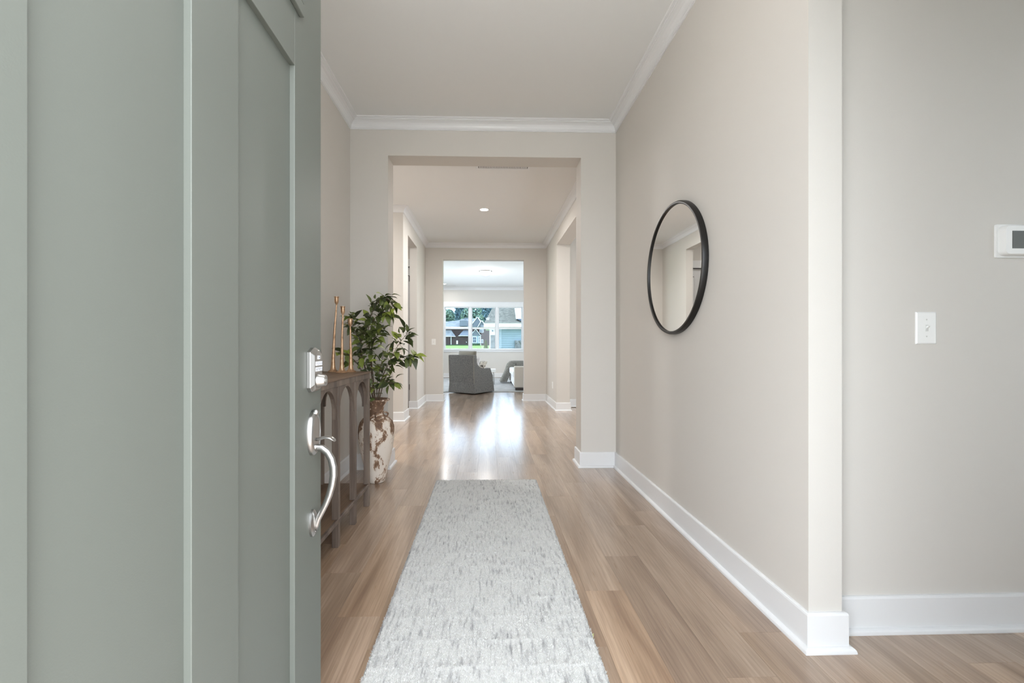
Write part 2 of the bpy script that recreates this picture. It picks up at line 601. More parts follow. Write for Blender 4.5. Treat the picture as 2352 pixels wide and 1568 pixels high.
# ------------------------------------------------------------------ key dimensions
XL, XR = -1.20, 1.14            # corridor walls
CH = 3.05                       # ceiling
HD = 2.743                      # opening heads
Y0, Y1 = 0.10, 0.27             # front wall
W1a, W1b = 3.84, 4.05           # first cased wall
W2a, W2b = 8.45, 8.60           # second cased wall
W3 = 14.85                      # living room back wall
T = 0.122

# ------------------------------------------------------------------ floor
floor = struct(B((-4.0, 4.9, 0.0, 15.0, -0.20, -0.008)).build('floor', 'plank'), 'oak-look plank floor running from the front door to the living room', 'floor')
random.seed(4)
PW, PLN = 0.1715, 1.20
S0 = -0.085
anchor = {-5: 4.791, -4: 3.29, -3: 2.95, -2: 3.961, -1: 3.714, 0: 3.47, 1: 4.211, 2: 3.949, 3: 3.104, 4: 3.414, 5: 2.593, 6: 2.81}


def plank_mesh(w, l):
    m = MB().box(-w / 2, w / 2, -l / 2, l / 2, -0.008, 0)
    return m


_pl = plank_mesh(PW - 0.0004, PLN - 0.0004).build('plank', 'plank', floor, bevel=0.0004, seg=1)
_first = True
for row in range(-9, 16):
    xc = S0 + (row + 0.5) * PW
    a = anchor.get(row, random.uniform(0, 1.2))
    y = a - math.ceil((a - 0.1) / PLN) * PLN
    ymax = 10.2 if -9 <= row <= 8 else 1.75
    while y < ymax:
        yc = y + PLN / 2
        if y + PLN > 0.12:
            if _first:
                o = _pl; _first = False
            else:
                o = _pl.copy(); C.objects.link(o); o.parent = floor
            o.location = (xc, yc, 0)
        y += PLN

# ------------------------------------------------------------------ walls
def wall(name, *boxes, m='wall'):
    return struct(B(*boxes).build(name, m))


wall('wall_left_foyer', (XL - T, XL, Y1, W1b, 0, CH))
wall('wall_right_foyer', (XR, XR + T, 1.515, W1b, 0, CH), (XR, XR + T, Y1, 1.515, HD, CH))
wall('wall_right_alcove', (XR + T, 4.6, 1.61, 1.73, 0, CH))
wall('wall_front', (-4.0, -0.48, Y0, Y1, 0, CH), (-0.48, 0.50, Y0, Y1, 2.46, CH), (0.50, 0.62, Y0, Y1, 0, 2.46), (0.62, 1.02, Y0, Y1, 0, 0.12), (1.02, 3.1, Y0, Y1, 0, 2.46), (4.1, 4.9, Y0, Y1, 0, 2.46), (3.1, 4.1, Y0, Y1, 0, 0.6), (0.50, 4.9, Y0, Y1, 2.46, CH))
wall('wall_cased_foyer', (XL, -0.872, W1a, W1b, 0, CH), (0.828, XR, W1a, W1b, 0, CH), (-0.872, 0.828, W1a, W1b, HD, CH),
     (-3.6, XL - T, W1b - 0.12, W1b, 0, CH))
wall('wall_right_hall', (XR, 1.36, W1b, 5.0, 0, CH), (XR, 1.36, 5.0, 7.16, HD, CH), (XR, 1.36, 7.16, W2a, 0, CH))
wall('wall_right_room', (1.36, 4.6, 7.62, 7.74, 0, CH), (XR + T, 4.6, 4.05, 4.17, 0, CH))
wall('wall_left_hall', (XL - T, XL, 6.225, 6.60, 0, CH), (XL - T, XL, 6.60, 7.44, HD, CH), (XL - T, XL, 7.44, W2a, 0, CH),
     (-3.6, XL - T, 6.225, 6.34, 0, CH))
wall('wall_left_vestibule', (-1.36, XL - T, 7.66, 7.78, 0, CH), (-3.6, -2.24, 7.66, 7.78, 0, CH), (-2.24, -1.36, 7.66, 7.78, 2.46, CH))
wall('wall_cased_living', (-3.2, -0.867, W2a, W2b, 0, CH), (0.707, 3.7, W2a, W2b, 0, CH), (-0.867, 0.707, W2a, W2b, HD, CH))
wall('wall_back', (-3.2, -1.50, W3, 15.0, 0, CH), (1.225, 3.7, W3, 15.0, 0, CH), (-1.50, 1.225, W3, 15.0, 0, 0.93),
     (-1.50, 1.225, W3, 15.0, 2.40, CH))
wall('wall_left_living', (-3.2, -3.08, W2b, 9.9, 0, CH), (-3.2, -3.08, 13.3, W3, 0, CH), (-3.2, -3.08, 9.9, 13.3, 0, 0.8), (-3.2, -3.08, 9.9, 13.3, 2.5, CH))
wall('wall_right_living', (3.5, 3.62, W2b, 9.9, 0, CH), (3.5, 3.62, 13.3, W3, 0, CH), (3.5, 3.62, 9.9, 13.3, 0, 0.8), (3.5, 3.62, 9.9, 13.3, 2.5, CH))
wall('wall_left_end', (-3.72, -3.6, 0.27, W2a, 0, CH))
wall('wall_right_end', (4.6, 4.75, Y1, 5.1, 0, CH), (4.6, 4.75, 6.7, 7.74, 0, CH), (4.6, 4.75, 5.1, 6.7, 0, 0.75), (4.6, 4.75, 5.1, 6.7, 2.45, CH))
struct(B((-4.0, 4.9, 0.05, 15.05, CH, CH + 0.25)).build('ceiling', 'ceiling'), 'flat white ceiling over the foyer, hall and living room', 'ceiling')

# ------------------------------------------------------------------ baseboards and crown
base_prof = [(0, 0.0), (0.014, 0.0), (0.014, 0.126), (0.012, 0.132), (0.008, 0.134), (0, 0.134)]
shoe_prof = [(0.0135, 0.0), (0.031, 0.0), (0.031, 0.005), (0.0295, 0.011), (0.0255, 0.016), (0.020, 0.0185), (0.0135, 0.0195)]
crown_prof = [(0, CH - 0.083), (0.007, CH - 0.083), (0.0075, CH - 0.077), (0.0115, CH - 0.076), (0.012, CH - 0.069),
              (0.0125, CH - 0.060), (0.018, CH - 0.046), (0.028, CH - 0.033), (0.042, CH - 0.024), (0.060, CH - 0.019),
              (0.0605, CH - 0.015), (0.066, CH - 0.014), (0.0665, CH - 0.009), (0.080, CH - 0.0075), (0.083, CH - 0.004), (0.083, CH), (0, CH)]


def baseboard(name, poly, closed=False):
    b = struct(sweep(poly, base_prof, closed).build(name, 'trim'))
    sweep(poly, shoe_prof, closed).build('shoe_moulding', 'trim', b)
    return b


baseboard('baseboard_right_foyer', [(4.6, 1.61), (XR + T, 1.61), (XR + T, 1.515), (XR, 1.515), (XR, W1a), (0.828, W1a), (0.828, W1b), (XR, W1b), (XR, 5.0), (1.36, 5.0)])
baseboard('baseboard_right_hall', [(4.6, 7.62), (1.36, 7.62), (1.36, 7.16), (XR, 7.16), (XR, W2a), (0.707, W2a), (0.707, W2b), (3.5, W2b)])
baseboard('baseboard_back', [(3.5, W2b + .05), (3.5, W3), (-3.08, W3), (-3.08, W2b + .05)])
baseboard('baseboard_left_hall', [(-3.08, W2b), (-0.867, W2b), (-0.867, W2a), (XL, W2a), (XL, 7.44), (XL - T, 7.44), (XL - T, 7.63)])
baseboard('baseboard_left_corner', [(XL - T, 6.60), (XL, 6.60), (XL, 6.225), (-3.6, 6.225)])
baseboard('baseboard_left_foyer', [(-3.6, W1b), (-0.872, W1b), (-0.872, W1a), (XL, W1a), (XL, Y1)])

struct(sweep([(XR, Y1), (XR, W1a), (XL, W1a), (XL, Y1)], crown_prof, True).build('trim_1', 'trim', smooth=False), 'white crown moulding around the foyer ceiling', 'crown moulding')
struct(sweep([(XR, W1b), (XR, W2a), (XL, W2a), (XL, 6.225), (-3.6, 6.225), (-3.6, W1b)], crown_prof, True).build('trim_2', 'trim'), 'white crown moulding around the middle hall ceiling', 'crown moulding')
struct(sweep([(3.5, W2b), (3.5, W3), (-3.08, W3), (-3.08, W2b)], crown_prof, True).build('trim_3', 'trim'), 'white crown moulding around the living room ceiling', 'crown moulding')

# ------------------------------------------------------------------ front door (open, seen on its outer face)
DW, DH = 0.93, 2.42
dvec = Vector((-0.02, 1.0, 0)).normalized()
svec = -dvec
nvec = Vector((dvec.y, -dvec.x, 0))
DE = Vector((-0.454, 1.2, 0.012))
door = struct(empty('door_1', label='sage green panelled front door standing open at left', cat='door'))
door.matrix_world = Matrix(((svec.x, nvec.x, 0, DE.x), (svec.y, nvec.y, 0, DE.y), (svec.z, nvec.z, 1, DE.z), (0, 0, 0, 1)))
TH = 0.045
REC = 0.0115
p2 = (0.1685, 0.4066)
p1 = (0.5344, 0.7711)
PB, PT = 0.26, 1.722      # panel bottom / top
GB, GT = 1.858, 2.26      # glazed light bottom / top
dm = MB()
# stiles and rails (full thickness), x = distance from free edge
dm.box(0, p2[0], -TH, 0, 0, DH)
dm.box(p1[1], DW, -TH, 0, 0, DH)
dm.box(p2[0], p1[1], -TH, 0, 0, PB)
dm.box(p2[0], p1[1], -TH, 0, PT, GB)
dm.box(p2[0], p1[1], -TH, 0, GT, DH)
dm.box(p2[1], p1[0], -TH, 0, PB, PT)
dm.build('door_frame', 'door_green', door, bevel=0.0012)
for a, b in (p2, p1):
    B((a - 0.002, b + 0.002, -TH + 0.008, -REC, PB - 0.002, PT + 0.002)).build('panel', 'door_green', door)
gl = B((p2[0] + 0.02, p1[1] - 0.02, -TH / 2 - 0.004, -TH / 2 + 0.004, GB + 0.02, GT - 0.02)).build('glass_light', 'glass', door)
gm = MB()
g0, g1 = 0.1397, p1[1] + 0.029
gm.box(g0, g1, 0, 0.011, GB - 0.003, GB + 0.027).box(g0, g1, 0, 0.011, GT - 0.01, GT + 0.02)
gm.box(g0, g0 + 0.03, 0, 0.011, GB + 0.027, GT - 0.01).box(g1 - 0.03, g1, 0, 0.011, GB + 0.027, GT - 0.01)
gm.build('glazing_bead', 'door_green', door, bevel=0.002)
mm = MB()
for k in (1, 2):
    x = g0 + (g1 - g0) * k / 3
    mm.box(x - 0.012, x + 0.012, -0.02, 0.008, GB + 0.02, GT)
mm.build('muntin', 'door_green', door, bevel=0.002)
for z in (0.25, 1.2, 2.15):
    hg = MB().lathe([(0.007, -0.05), (0.007, 0.05)], 10, (DW + 0.004, -TH - 0.004, z))
    hg.build('hinge', 'nickel', door, smooth='auto')

# keypad deadbolt
SC = 0.067
lk = MB()
lp = [(SC - 0.032, 0.975), (SC + 0.032, 0.975), (SC + 0.032, 1.056), (SC + 0.016, 1.063), (SC, 1.066), (SC - 0.016, 1.063), (SC - 0.032, 1.056)]
def loft(levels):
    """levels: list of (offset, polygon[(s,z)]) joined in order, capped"""
    m = MB(); v = []; f = []
    n = len(levels[0][1])
    for off, pl in levels:
        v += [(p[0], off, p[1]) for p in pl]
    for i in range(len(levels) - 1):
        for k in range(n):
            f.append((i * n + k, i * n + (k + 1) % n, (i + 1) * n + (k + 1) % n, (i + 1) * n + k))
    f.append(tuple(range(n))); f.append(tuple(range((len(levels) - 1) * n, len(levels) * n)))
    return m.add(v, f)
def shield(hw, zb, zt, ch):
    return [(SC - hw, zb + ch), (SC - hw * 0.62, zb), (SC + hw * 0.62, zb), (SC + hw, zb + ch), (SC + hw, zt - ch),
            (SC + hw * 0.5, zt - ch * 0.35), (SC + hw * 0.2, zt), (SC - hw * 0.2, zt), (SC - hw * 0.5, zt - ch * 0.35), (SC - hw, zt - ch)]
lock = loft([(0, shield(0.032, 0.950, 1.062, 0.011)), (0.009, shield(0.032, 0.950, 1.062, 0.011)), (0.0185, shield(0.025, 0.957, 1.055, 0.013))]).build('keypad_lock', 'nickel', door, bevel=0.0008)
lock['label'] = 'satin nickel keypad deadbolt'
for r_, z0 in ((0, 1.0165), (1, 1.0020)):
    for c_ in range(5):
        x1 = SC + 0.0205 - c_ * 0.0088
        B((x1 - 0.0080, x1, 0.0180, 0.0198, z0, z0 + 0.0105)).build('key_button', 'key_white', lock, bevel=0.0006)
B((SC - 0.007, SC + 0.007, 0.0180, 0.0198, 1.0325, 1.042)).build('key_button', 'key_white', lock, bevel=0.0006)
B((SC - 0.003, SC + 0.003, 0.0197, 0.0201, 1.0362, 1.0378)).build('logo_bar', 'ink', lock)
def digit(txt, x, z, parent, size=0.0085):
    cu = bpy.data.curves.new('digit', 'FONT'); cu.body = txt; cu.size = size; cu.align_x = 'CENTER'; cu.align_y = 'CENTER'
    ob = bpy.data.objects.new('tmp', cu)
    C.objects.link(ob)
    dg = bpy.context.evaluated_depsgraph_get()
    me = bpy.data.meshes.new_from_object(ob.evaluated_get(dg))
    bpy.data.objects.remove(ob, do_unlink=True)
    me.materials.clear(); me.materials.append(M['ink'])
    o = bpy.data.objects.new('digit', me); C.objects.link(o); o.parent = parent
    # seen from +n, viewer's right is -s ... flip so it reads correctly
    o.matrix_local = Matrix(((-1, 0, 0, x), (0, 0, 1, 0.02005), (0, 1, 0, z), (0, 0, 0, 1)))
    return o
for r_, (z0, row) in enumerate(((1.0165, '12345'), (1.0020, '67890'))):
    for c_, ch in enumerate(row):
        digit(ch, SC + 0.0205 - c_ * 0.0088 - 0.0040, z0 + 0.0052, lock)
cy = MB().lathe([(0.0185, 0.017), (0.0185, 0.020), (0.0175, 0.022), (0.0150, 0.034), (0.0135, 0.0365), (0.0085, 0.037)], 28, (SC, 0, 0.978), axis='Y')
cy.build('lock_cylinder', 'nickel', lock, smooth='auto')
MB().lathe([(0.0082, 0.036), (0.0082, 0.0378), (0.0075, 0.038)], 20, (SC, 0, 0.978), axis='Y').box(SC - 0.0007, SC + 0.0007, 0.0375, 0.0384, 0.974, 0.982).build('key_plug', 'nickel_dark', lock, smooth='auto')

# handle set
def ellipse(hw, hz, zc, n=28):
    return [(SC + hw * math.cos(2 * PI * k / n), zc + hz * math.sin(2 * PI * k / n)) for k in range(n)]
hs = loft([(0, ellipse(0.032, 0.0555, 0.842)), (0.008, ellipse(0.032, 0.0555, 0.842)), (0.013, ellipse(0.028, 0.0505, 0.842)),
           (0.0145, ellipse(0.026, 0.048, 0.842)), (0.0145, ellipse(0.0235, 0.045, 0.842)), (0.0130, ellipse(0.0225, 0.0435, 0.842))]).build('door_handle', 'nickel', door, smooth='auto')
hs['label'] = 'satin nickel handle set with curved grip'
MB().tube([(SC, 0.004, 0.893), (SC, 0.012, 0.896), (SC, 0.018, 0.892)], [(0.009, 0.006), (0.009, 0.006), (0.006, 0.004)], 12, side=(1, 0, 0)).build('scroll_crest', 'nickel', hs, smooth=True)
MB().tube([(SC, 0.012, 0.826), (SC, 0.022, 0.828), (SC, 0.036, 0.832), (SC, 0.050, 0.830), (SC, 0.058, 0.824), (SC, 0.0605, 0.821)],
          [(0.004, 0.004), (0.0075, 0.0042), (0.0105, 0.0038), (0.0115, 0.0032), (0.009, 0.003), (0.004, 0.002)], 14, side=(0, 0, 1)).build('thumb_latch', 'nickel', hs, smooth=True)
gp = [(.004, .800), (.014, .806), (.026, .804), (.040, .793), (.050, .776), (.055, .755), (.0555, .733), (.052, .708), (.045, .683), (.036, .660), (.026, .640), (.016, .622), (.010, .606), (.008, .592)]
gr = [(.009, .006), (.009, .0065), (.009, .0065), (.0095, .0065), (.0098, .0065), (.010, .0066), (.0098, .0066), (.0092, .0064), (.0085, .006), (.0078, .0055), (.0075, .005), (.008, .0045), (.009, .004), (.006, .003)]
MB().tube([(SC, a, b) for a, b in gp], gr, 14, side=(1, 0, 0)).build('grip', 'nickel', hs, smooth=True)
loft([(0, ellipse(0.019, 0.034, 0.612)), (0.006, ellipse(0.019, 0.034, 0.612)), (0.0095, ellipse(0.015, 0.029, 0.612)), (0.010, ellipse(0.012, 0.024, 0.612))]).build('foot_plate', 'nickel', hs, smooth='auto')
MB().lathe([(0.003, 0.008), (0.003, 0.0115), (0.002, 0.0122)], 12, (SC - 0.002, 0, 0.59), axis='Y').build('screw', 'nickel_dark', hs, smooth='auto')

# door jamb of the front opening
struct(B((-0.48, -0.462, Y0 - 0.02, Y1 - 0.002, 0, 2.44), (0.482, 0.50, Y0 - 0.02, Y1 - 0.002, 0, 2.44), (-0.48, 0.50, Y0 - 0.02, Y1 - 0.002, 2.44, 2.46)).build('trim_4', 'trim'), 'white jamb of the front doorway', 'door frame')

# vestibule door behind the left hall opening
d2 = struct(empty('door_2', (-1.8, 7.66, 0), label='white panel door with dark hinges beyond the left hall opening', cat='door'))
B((-0.44, 0.44, 0.03, 0.07, 0.01, 2.445)).build('door_leaf', 'trim', d2)
for x0, x1 in ((-0.33, -0.05), (0.05, 0.33)):
    for z0, z1 in ((0.3, 1.0), (1.15, 2.28)):
        B((x0, x1, 0.026, 0.03, z0, z1)).build('panel', 'trim', d2, bevel=0.002)
B((-0.53, -0.44, -0.016, 0.01, 0, 2.46), (0.44, 0.475, -0.016, 0.01, 0, 2.46), (-0.55, 0.475, -0.018, 0.01, 2.46, 2.59)).build('casing', 'trim', d2)
B((-0.44, 0.44, 0.027, 0.032, 2.448, 2.46)).build('head_gap_shade', 'ink', d2)  # dark strip stands in for the shade in the gap
for z in (0.3, 1.2, 2.2):
    h = MB().lathe([(0.009, 0), (0.009, 0.1)], 10, (0.432, 0.018, z)).build('hinge', 'bronze', d2, smooth='auto')
MB().tube([(0.43, 0.01, 2.3), (0.36, -0.01, 2.3)], 0.006, 8).build('hinge_stop', 'bronze', d2)

# ------------------------------------------------------------------ living room window
win = struct(empty('window_1', (0, W3, 0), label='wide triple window with white frames in the living room', cat='window'))
cas = MB()
cas.box(-1.60, 1.325, -0.022, 0, 2.40, 2.552).box(-1.62, 1.345, -0.03, 0, 2.54, 2.562)
cas.box(-1.59, -1.475, -0.02, 0, 0.95, 2.40).box(1.20, 1.315, -0.02, 0, 0.95, 2.40)
cas.build('casing', 'trim', win, bevel=0.002)
B((-1.63, 1.355, -0.045, 0.02, 0.925, 0.950)).build('sill', 'trim', win, bevel=0.003)
B((-1.59, 1.315, -0.018, 0, 0.857, 0.925)).build('apron', 'trim', win, bevel=0.002)
fr = MB()
fr.box(-1.50, 1.225, 0.0, 0.13, 2.375, 2.40).box(-1.50, 1.225, 0.0, 0.13, 0.93, 0.955).box(-1.50, -1.465, 0.0, 0.13, 0.955, 2.375).box(1.19, 1.225, 0, 0.13, 0.955, 2.375)
for x in (-0.5925, 0.3215):
    fr.box(x - 0.035, x + 0.035, 0.01, 0.13, 0.955, 2.375)
fr.build('window_frame', 'trim', win, bevel=0.002)
for x0, x1 in ((-1.465, -0.6275), (-0.5575, 0.2865), (0.3565, 1.19)):
    for z0, z1, yo in ((1.640, 2.375, 0.085), (0.955, 1.695, 0.055)):
        s_ = 0.034
        zb = 0.024 if z0 < 1 else 0.05
        sm = MB()
        tb = s_ if z0 > 1 else 0.022
        tt = 0.012 if z0 > 1 else 0.055
        bb = 0.056 if z0 > 1 else 0.022
        sm.box(x0, x0 + s_, yo, yo + 0.03, z0, z1).box(x1 - s_, x1, yo, yo + 0.03, z0, z1)
        sm.box(x0 + s_, x1 - s_, yo, yo + 0.03, z0, z0 + bb).box(x0 + s_, x1 - s_, yo, yo + 0.03, z1 - tt, z1)
        sa = sm.build('sash', 'trim', win)
        B((x0 + s_, x1 - s_, yo + 0.012, yo + 0.017, z0 + bb, z1 - tt)).build('pane', 'glass_dimmed', sa)

# windows out of view: right hall room, the rest added for daylight
def plain_window(name, loc, rz, w, z0, z1, n, label):
    r = struct(empty(name, loc, rz, label, 'window'))
    m = MB()
    m.box(-w / 2, w / 2, 0, 0.1, z0, z0 + 0.05).box(-w / 2, w / 2, 0, 0.1, z1 - 0.05, z1)
    for k in range(n + 1):
        x = -w / 2 + (w - 0.05) * k / n
        m.box(x, x + 0.05, 0, 0.1, z0 + 0.05, z1 - 0.05)
    m.build('window_frame', 'trim', r)
    B((-w / 2 + .01, w / 2 - .01, 0.045, 0.05, z0 + .01, z1 - .01)).build('pane', 'glass', r)
plain_window('added_window_2', (0.82, 0.13, 0), 0, 0.40, 0.12, 2.46, 1, 'added unseen sidelight letting daylight in beside the front door')  # added to brighten the wall end and the first cased wall
plain_window('added_window_6', (3.6, 0.13, 0), 0, 1.0, 0.6, 2.46, 2, 'added unseen front window lighting the room beside the foyer')  # put in for extra light on the alcove wall
plain_window('window_3', (4.73, 5.9, 0), PI / 2, 1.6, 0.75, 2.45, 2, 'side window of the room right of the hall')

plain_window('added_window_4', (-3.1, 11.6, 0), PI / 2, 3.4, 0.8, 2.5, 4, 'added unseen window lighting the living room from its left wall')  # out of view, added to brighten the living room
plain_window('added_window_5', (3.61, 11.6, 0), PI / 2, 3.4, 0.8, 2.5, 4, 'added unseen window lighting the living room from its right wall')  # its added counterpart, more daylight for the living room

# ------------------------------------------------------------------ outside, front
struct(B((-40, 40, -40, 0.0, -0.35, -0.22)).build('ground_front', 'concrete'), 'unseen ground in front of the house, made pale to bounce light indoors', 'ground')  # out of view; paled to send more sky light through the doorway
struct(B((-1.6, 1.8, -1.8, 0.10, -0.22, -0.02)).build('porch_slab', 'concrete'), 'concrete porch slab at the front door', 'porch')

# ------------------------------------------------------------------ round mirror
mir = empty('round_mirror', (XR, 2.602, 1.542), 0, 'large round wall mirror with a thin black metal frame', 'mirror')
MB().lathe([(0.375, -0.004), (0.375, -0.022), (0.3795, -0.030), (0.386, -0.031), (0.392, -0.027), (0.394, -0.018), (0.394, -0.002)], 96, axis='X').build('backing_frame', 'black_metal', mir, smooth='auto')
MB().lathe([(0.3755, -0.0225), (0.3755, -0.0235)], 96, axis='X').build('mirror_glass', 'mirror', mir)
rim = MB()
v, f = [], []
prof = [(0.376, -0.0225), (0.3775, -0.032), (0.383, -0.0345), (0.391, -0.033), (0.3955, -0.025), (0.3955, -0.004), (0.376, -0.004)]
n = 96
for r, x in prof:
    for k in range(n):
        a = 2 * PI * k / n
        v.append((x, r * math.cos(a), r * math.sin(a)))
k_ = len(prof)
for i in range(k_):
    for k in range(n):
        f.append((i * n + k, i * n + (k + 1) % n, ((i + 1) % k_) * n + (k + 1) % n, ((i + 1) % k_) * n + k))
rim.add(v, f).build('rim', 'black_metal', mir, smooth='auto')

# ------------------------------------------------------------------ runner rug
RX0, RX1, RY0, RY1 = -0.402, 0.385, 1.02, 3.468
runner = empty('runner_rug', ((RX0 + RX1) / 2, (RY0 + RY1) / 2, 0), 0, 'pale ivory and grey textured runner rug on the plank floor', 'rug')
rw, rl = RX1 - RX0, RY1 - RY0
rng = np.random.default_rng(3)
nx_, ny_ = 150, 440
gx = np.linspace(-rw / 2, rw / 2, nx_)
gy = np.linspace(-rl / 2, rl / 2, ny_)
GX, GY = np.meshgrid(gx, gy)
rowp = (GY + 0.006 * np.sin(GX * 19 + np.floor(GY / 0.132) * 2.1)) / 0.132
ridge = np.exp(-((rowp - np.round(rowp)) / 0.05) ** 2)
GZ = 0.0105 + 0.0022 * ridge + rng.normal(0, 0.0009, GX.shape)
GZ[0, :] = GZ[-1, :] = 0.006; GZ[:, 0] = GZ[:, -1] = 0.006
ex = GX + rng.normal(0, 0.0008, GX.shape); ey = GY + rng.normal(0, 0.0008, GX.shape)
ex[:, 0] += rng.normal(0, 0.0025, ny_); ex[:, -1] += rng.normal(0, 0.0025, ny_)
vv = np.stack([ex, ey, GZ], -1).reshape(-1, 3)
idx = np.arange(nx_ * ny_).reshape(ny_, nx_)
q = np.stack([idx[:-1, :-1], idx[:-1, 1:], idx[1:, 1:], idx[1:, :-1]], -1).reshape(-1, 4)
loop = list(idx[0, :]) + list(idx[1:, -1]) + list(idx[-1, ::-1][1:]) + list(idx[::-1, 0][1:-1])
nv = len(vv)
bot = vv[loop].copy(); bot[:, 2] = 0.0006
vv = np.vstack([vv, bot])
faces = [tuple(int(a) for a in r) for r in q]
nl = len(loop)
for i in range(nl):
    faces.append((int(loop[i]), nv + i, nv + (i + 1) % nl, int(loop[(i + 1) % nl])))
faces.append(tuple(range(nv, nv + nl)))
me = bpy.data.meshes.new('rug_body')
me.from_pydata([tuple(map(float, p)) for p in vv], [], faces)
me.materials.append(M['runner'])
o = bpy.data.objects.new('rug_body', me); C.objects.link(o); o.parent = runner
for p in me.polygons: p.use_smooth = True
# cut wool pile
NB = 150000
bx = rng.uniform(-rw / 2 - 0.002, rw / 2 + 0.002, NB); by = rng.uniform(-rl / 2 - 0.001, rl / 2 + 0.001, NB)
# denser fringe along the two long edges
ne = 9000
bx = np.concatenate([bx, np.where(rng.random(ne) < .5, -rw / 2, rw / 2) + rng.normal(0, 0.002, ne)]); by = np.concatenate([by, rng.uniform(-rl / 2, rl / 2, ne)])
NB += ne
h = rng.uniform(0.004, 0.008, NB); ang = rng.uniform(0, 2 * PI, NB); lean = rng.uniform(0.001, 0.006, NB)
wd = rng.uniform(0.0008, 0.0017, NB); a2 = rng.uniform(0, 2 * PI, NB)
rp = by / 0.132; rdg = np.exp(-((rp - np.round(rp)) / 0.05) ** 2)
z0 = np.where(np.abs(bx) > rw / 2 - 0.004, 0.004, 0.009 + 0.002 * rdg)
A = np.stack([bx - wd * np.cos(a2), by - wd * np.sin(a2), z0], -1)
Bv = np.stack([bx + wd * np.cos(a2), by + wd * np.sin(a2), z0], -1)
Cv = np.stack([bx + lean * np.cos(ang), by + lean * np.sin(ang), z0 + h], -1)
pv = np.stack([A, Bv, Cv], 1).reshape(-1, 3)
me = bpy.data.meshes.new('pile')
me.vertices.add(len(pv)); me.vertices.foreach_set('co', pv.astype(np.float32).ravel())
me.loops.add(len(pv)); me.loops.foreach_set('vertex_index', np.arange(len(pv), dtype=np.int32))
me.polygons.add(NB); me.polygons.foreach_set('loop_start', np.arange(0, len(pv), 3, dtype=np.int32))
me.update(calc_edges=True)
me.materials.append(M['runner'])
o = bpy.data.objects.new('pile', me); C.objects.link(o); o.parent = runner; o['kind'] = 'stuff'

# ------------------------------------------------------------------ console table
TY0, TY1 = 1.752, 2.975
TXF, TXB = -0.797, -1.135      # front face, back face
TT = 0.905
tab = empty('console_table', ((TXF + TXB) / 2, (TY0 + TY1) / 2, 0), 0, 'weathered brown wooden console table with arched openings behind the front door', 'table')
ox, oy = (TXF + TXB) / 2, (TY0 + TY1) / 2
def tb(name, x0, x1, y0, y1, z0, z1, m='table_wood', bev=0.002, parent=tab):
    return B((x0 - ox, x1 - ox, y0 - oy, y1 - oy, z0, z1)).build(name, m, parent, bevel=bev)
tb('tabletop', TXB - 0.006, TXF + 0.004, TY0 - 0.006, TY1 + 0.006, TT - 0.012, TT, 'table_wood_y', 0.003)
PWd = 0.034
tb('top_rail', TXF - PWd, TXF, TY0, TY1, TT - 0.045, TT - 0.012)
tb('top_rail', TXB, TXB + PWd, TY0, TY1, TT - 0.045, TT - 0.012)
tb('top_rail', TXB + PWd, TXF - PWd, TY1 - PWd, TY1, TT - 0.045, TT - 0.012)
tb('top_rail', TXB + PWd, TXF - PWd, TY0, TY0 + PWd, TT - 0.045, TT - 0.012)
bay = (TY1 - TY0 - PWd) / 4
ys = [TY0 + k * bay for k in range(5)]
for yy in ys:
    tb('leg', TXF - PWd, TXF, yy, yy + PWd, 0, TT - 0.045)
for yy in (ys[0], ys[-1]):
    tb('leg', TXB, TXB + PWd, yy, yy + PWd, 0, TT - 0.045)
def arch(w, spring, top, n=14, pointed=0.0):
    """spandrel outline (u,z) for a bay of clear width w"""
    r = w / 2 - 0.012
    pts = [(0, top), (0, spring - 0.03), (w / 2 - r, spring - 0.03)]
    for k in range(n + 1):
        a = PI - PI * k / n
        zz = spring + (r * 1.12) * math.sin(a)
        pts.append((w / 2 + r * math.cos(a), min(zz, top - 0.006)))
    pts += [(w / 2 + r, spring - 0.03), (w, spring - 0.03), (w, top)]
    return pts
for yy in ys[:-1]:
    a0 = yy + PWd
    w = bay - PWd
    pts = [(a0 - oy + u, z) for u, z in arch(w, 0.715, TT - 0.045)]
    m = MB()
    # split the concave outline in two halves so both cap faces stay clean
    half = len(pts) // 2
    L_ = pts[:half + 1] + [(a0 - oy + w / 2, TT - 0.045)]
    R_ = [(a0 - oy + w / 2, TT - 0.045)] + pts[half:]
    m.prism(L_, TXF - 0.028 - ox, TXF - 0.006 - ox, 'X')
    m.prism(R_, TXF - 0.028 - ox, TXF - 0.006 - ox, 'X')
    m.build('arch_panel', 'table_wood', tab)
wE = (TXF - PWd) - (TXB + PWd)
for yE in (TY0, TY1 - PWd):
    pts = [(TXB + PWd - ox + u, z) for u, z in arch(wE, 0.70, TT - 0.045)]
    half = len(pts) // 2
    cx = TXB + PWd - ox + wE / 2
    m = MB()
    m.prism(pts[:half + 1] + [(cx, TT - 0.045)], yE + 0.006 - oy, yE + 0.028 - oy, 'Y')
    m.prism([(cx, TT - 0.045)] + pts[half:], yE + 0.006 - oy, yE + 0.028 - oy, 'Y')
    m.build('arch_panel', 'table_wood', tab)
tb('shelf', TXB + 0.004, TXF - 0.004, TY0 + 0.004, TY1 - 0.004, 0.135, 0.15, 'table_wood_y')
tb('shelf_rail', TXF - 0.012, TXF + 0.002, TY0 + PWd, TY1 - PWd, 0.130, 0.152)

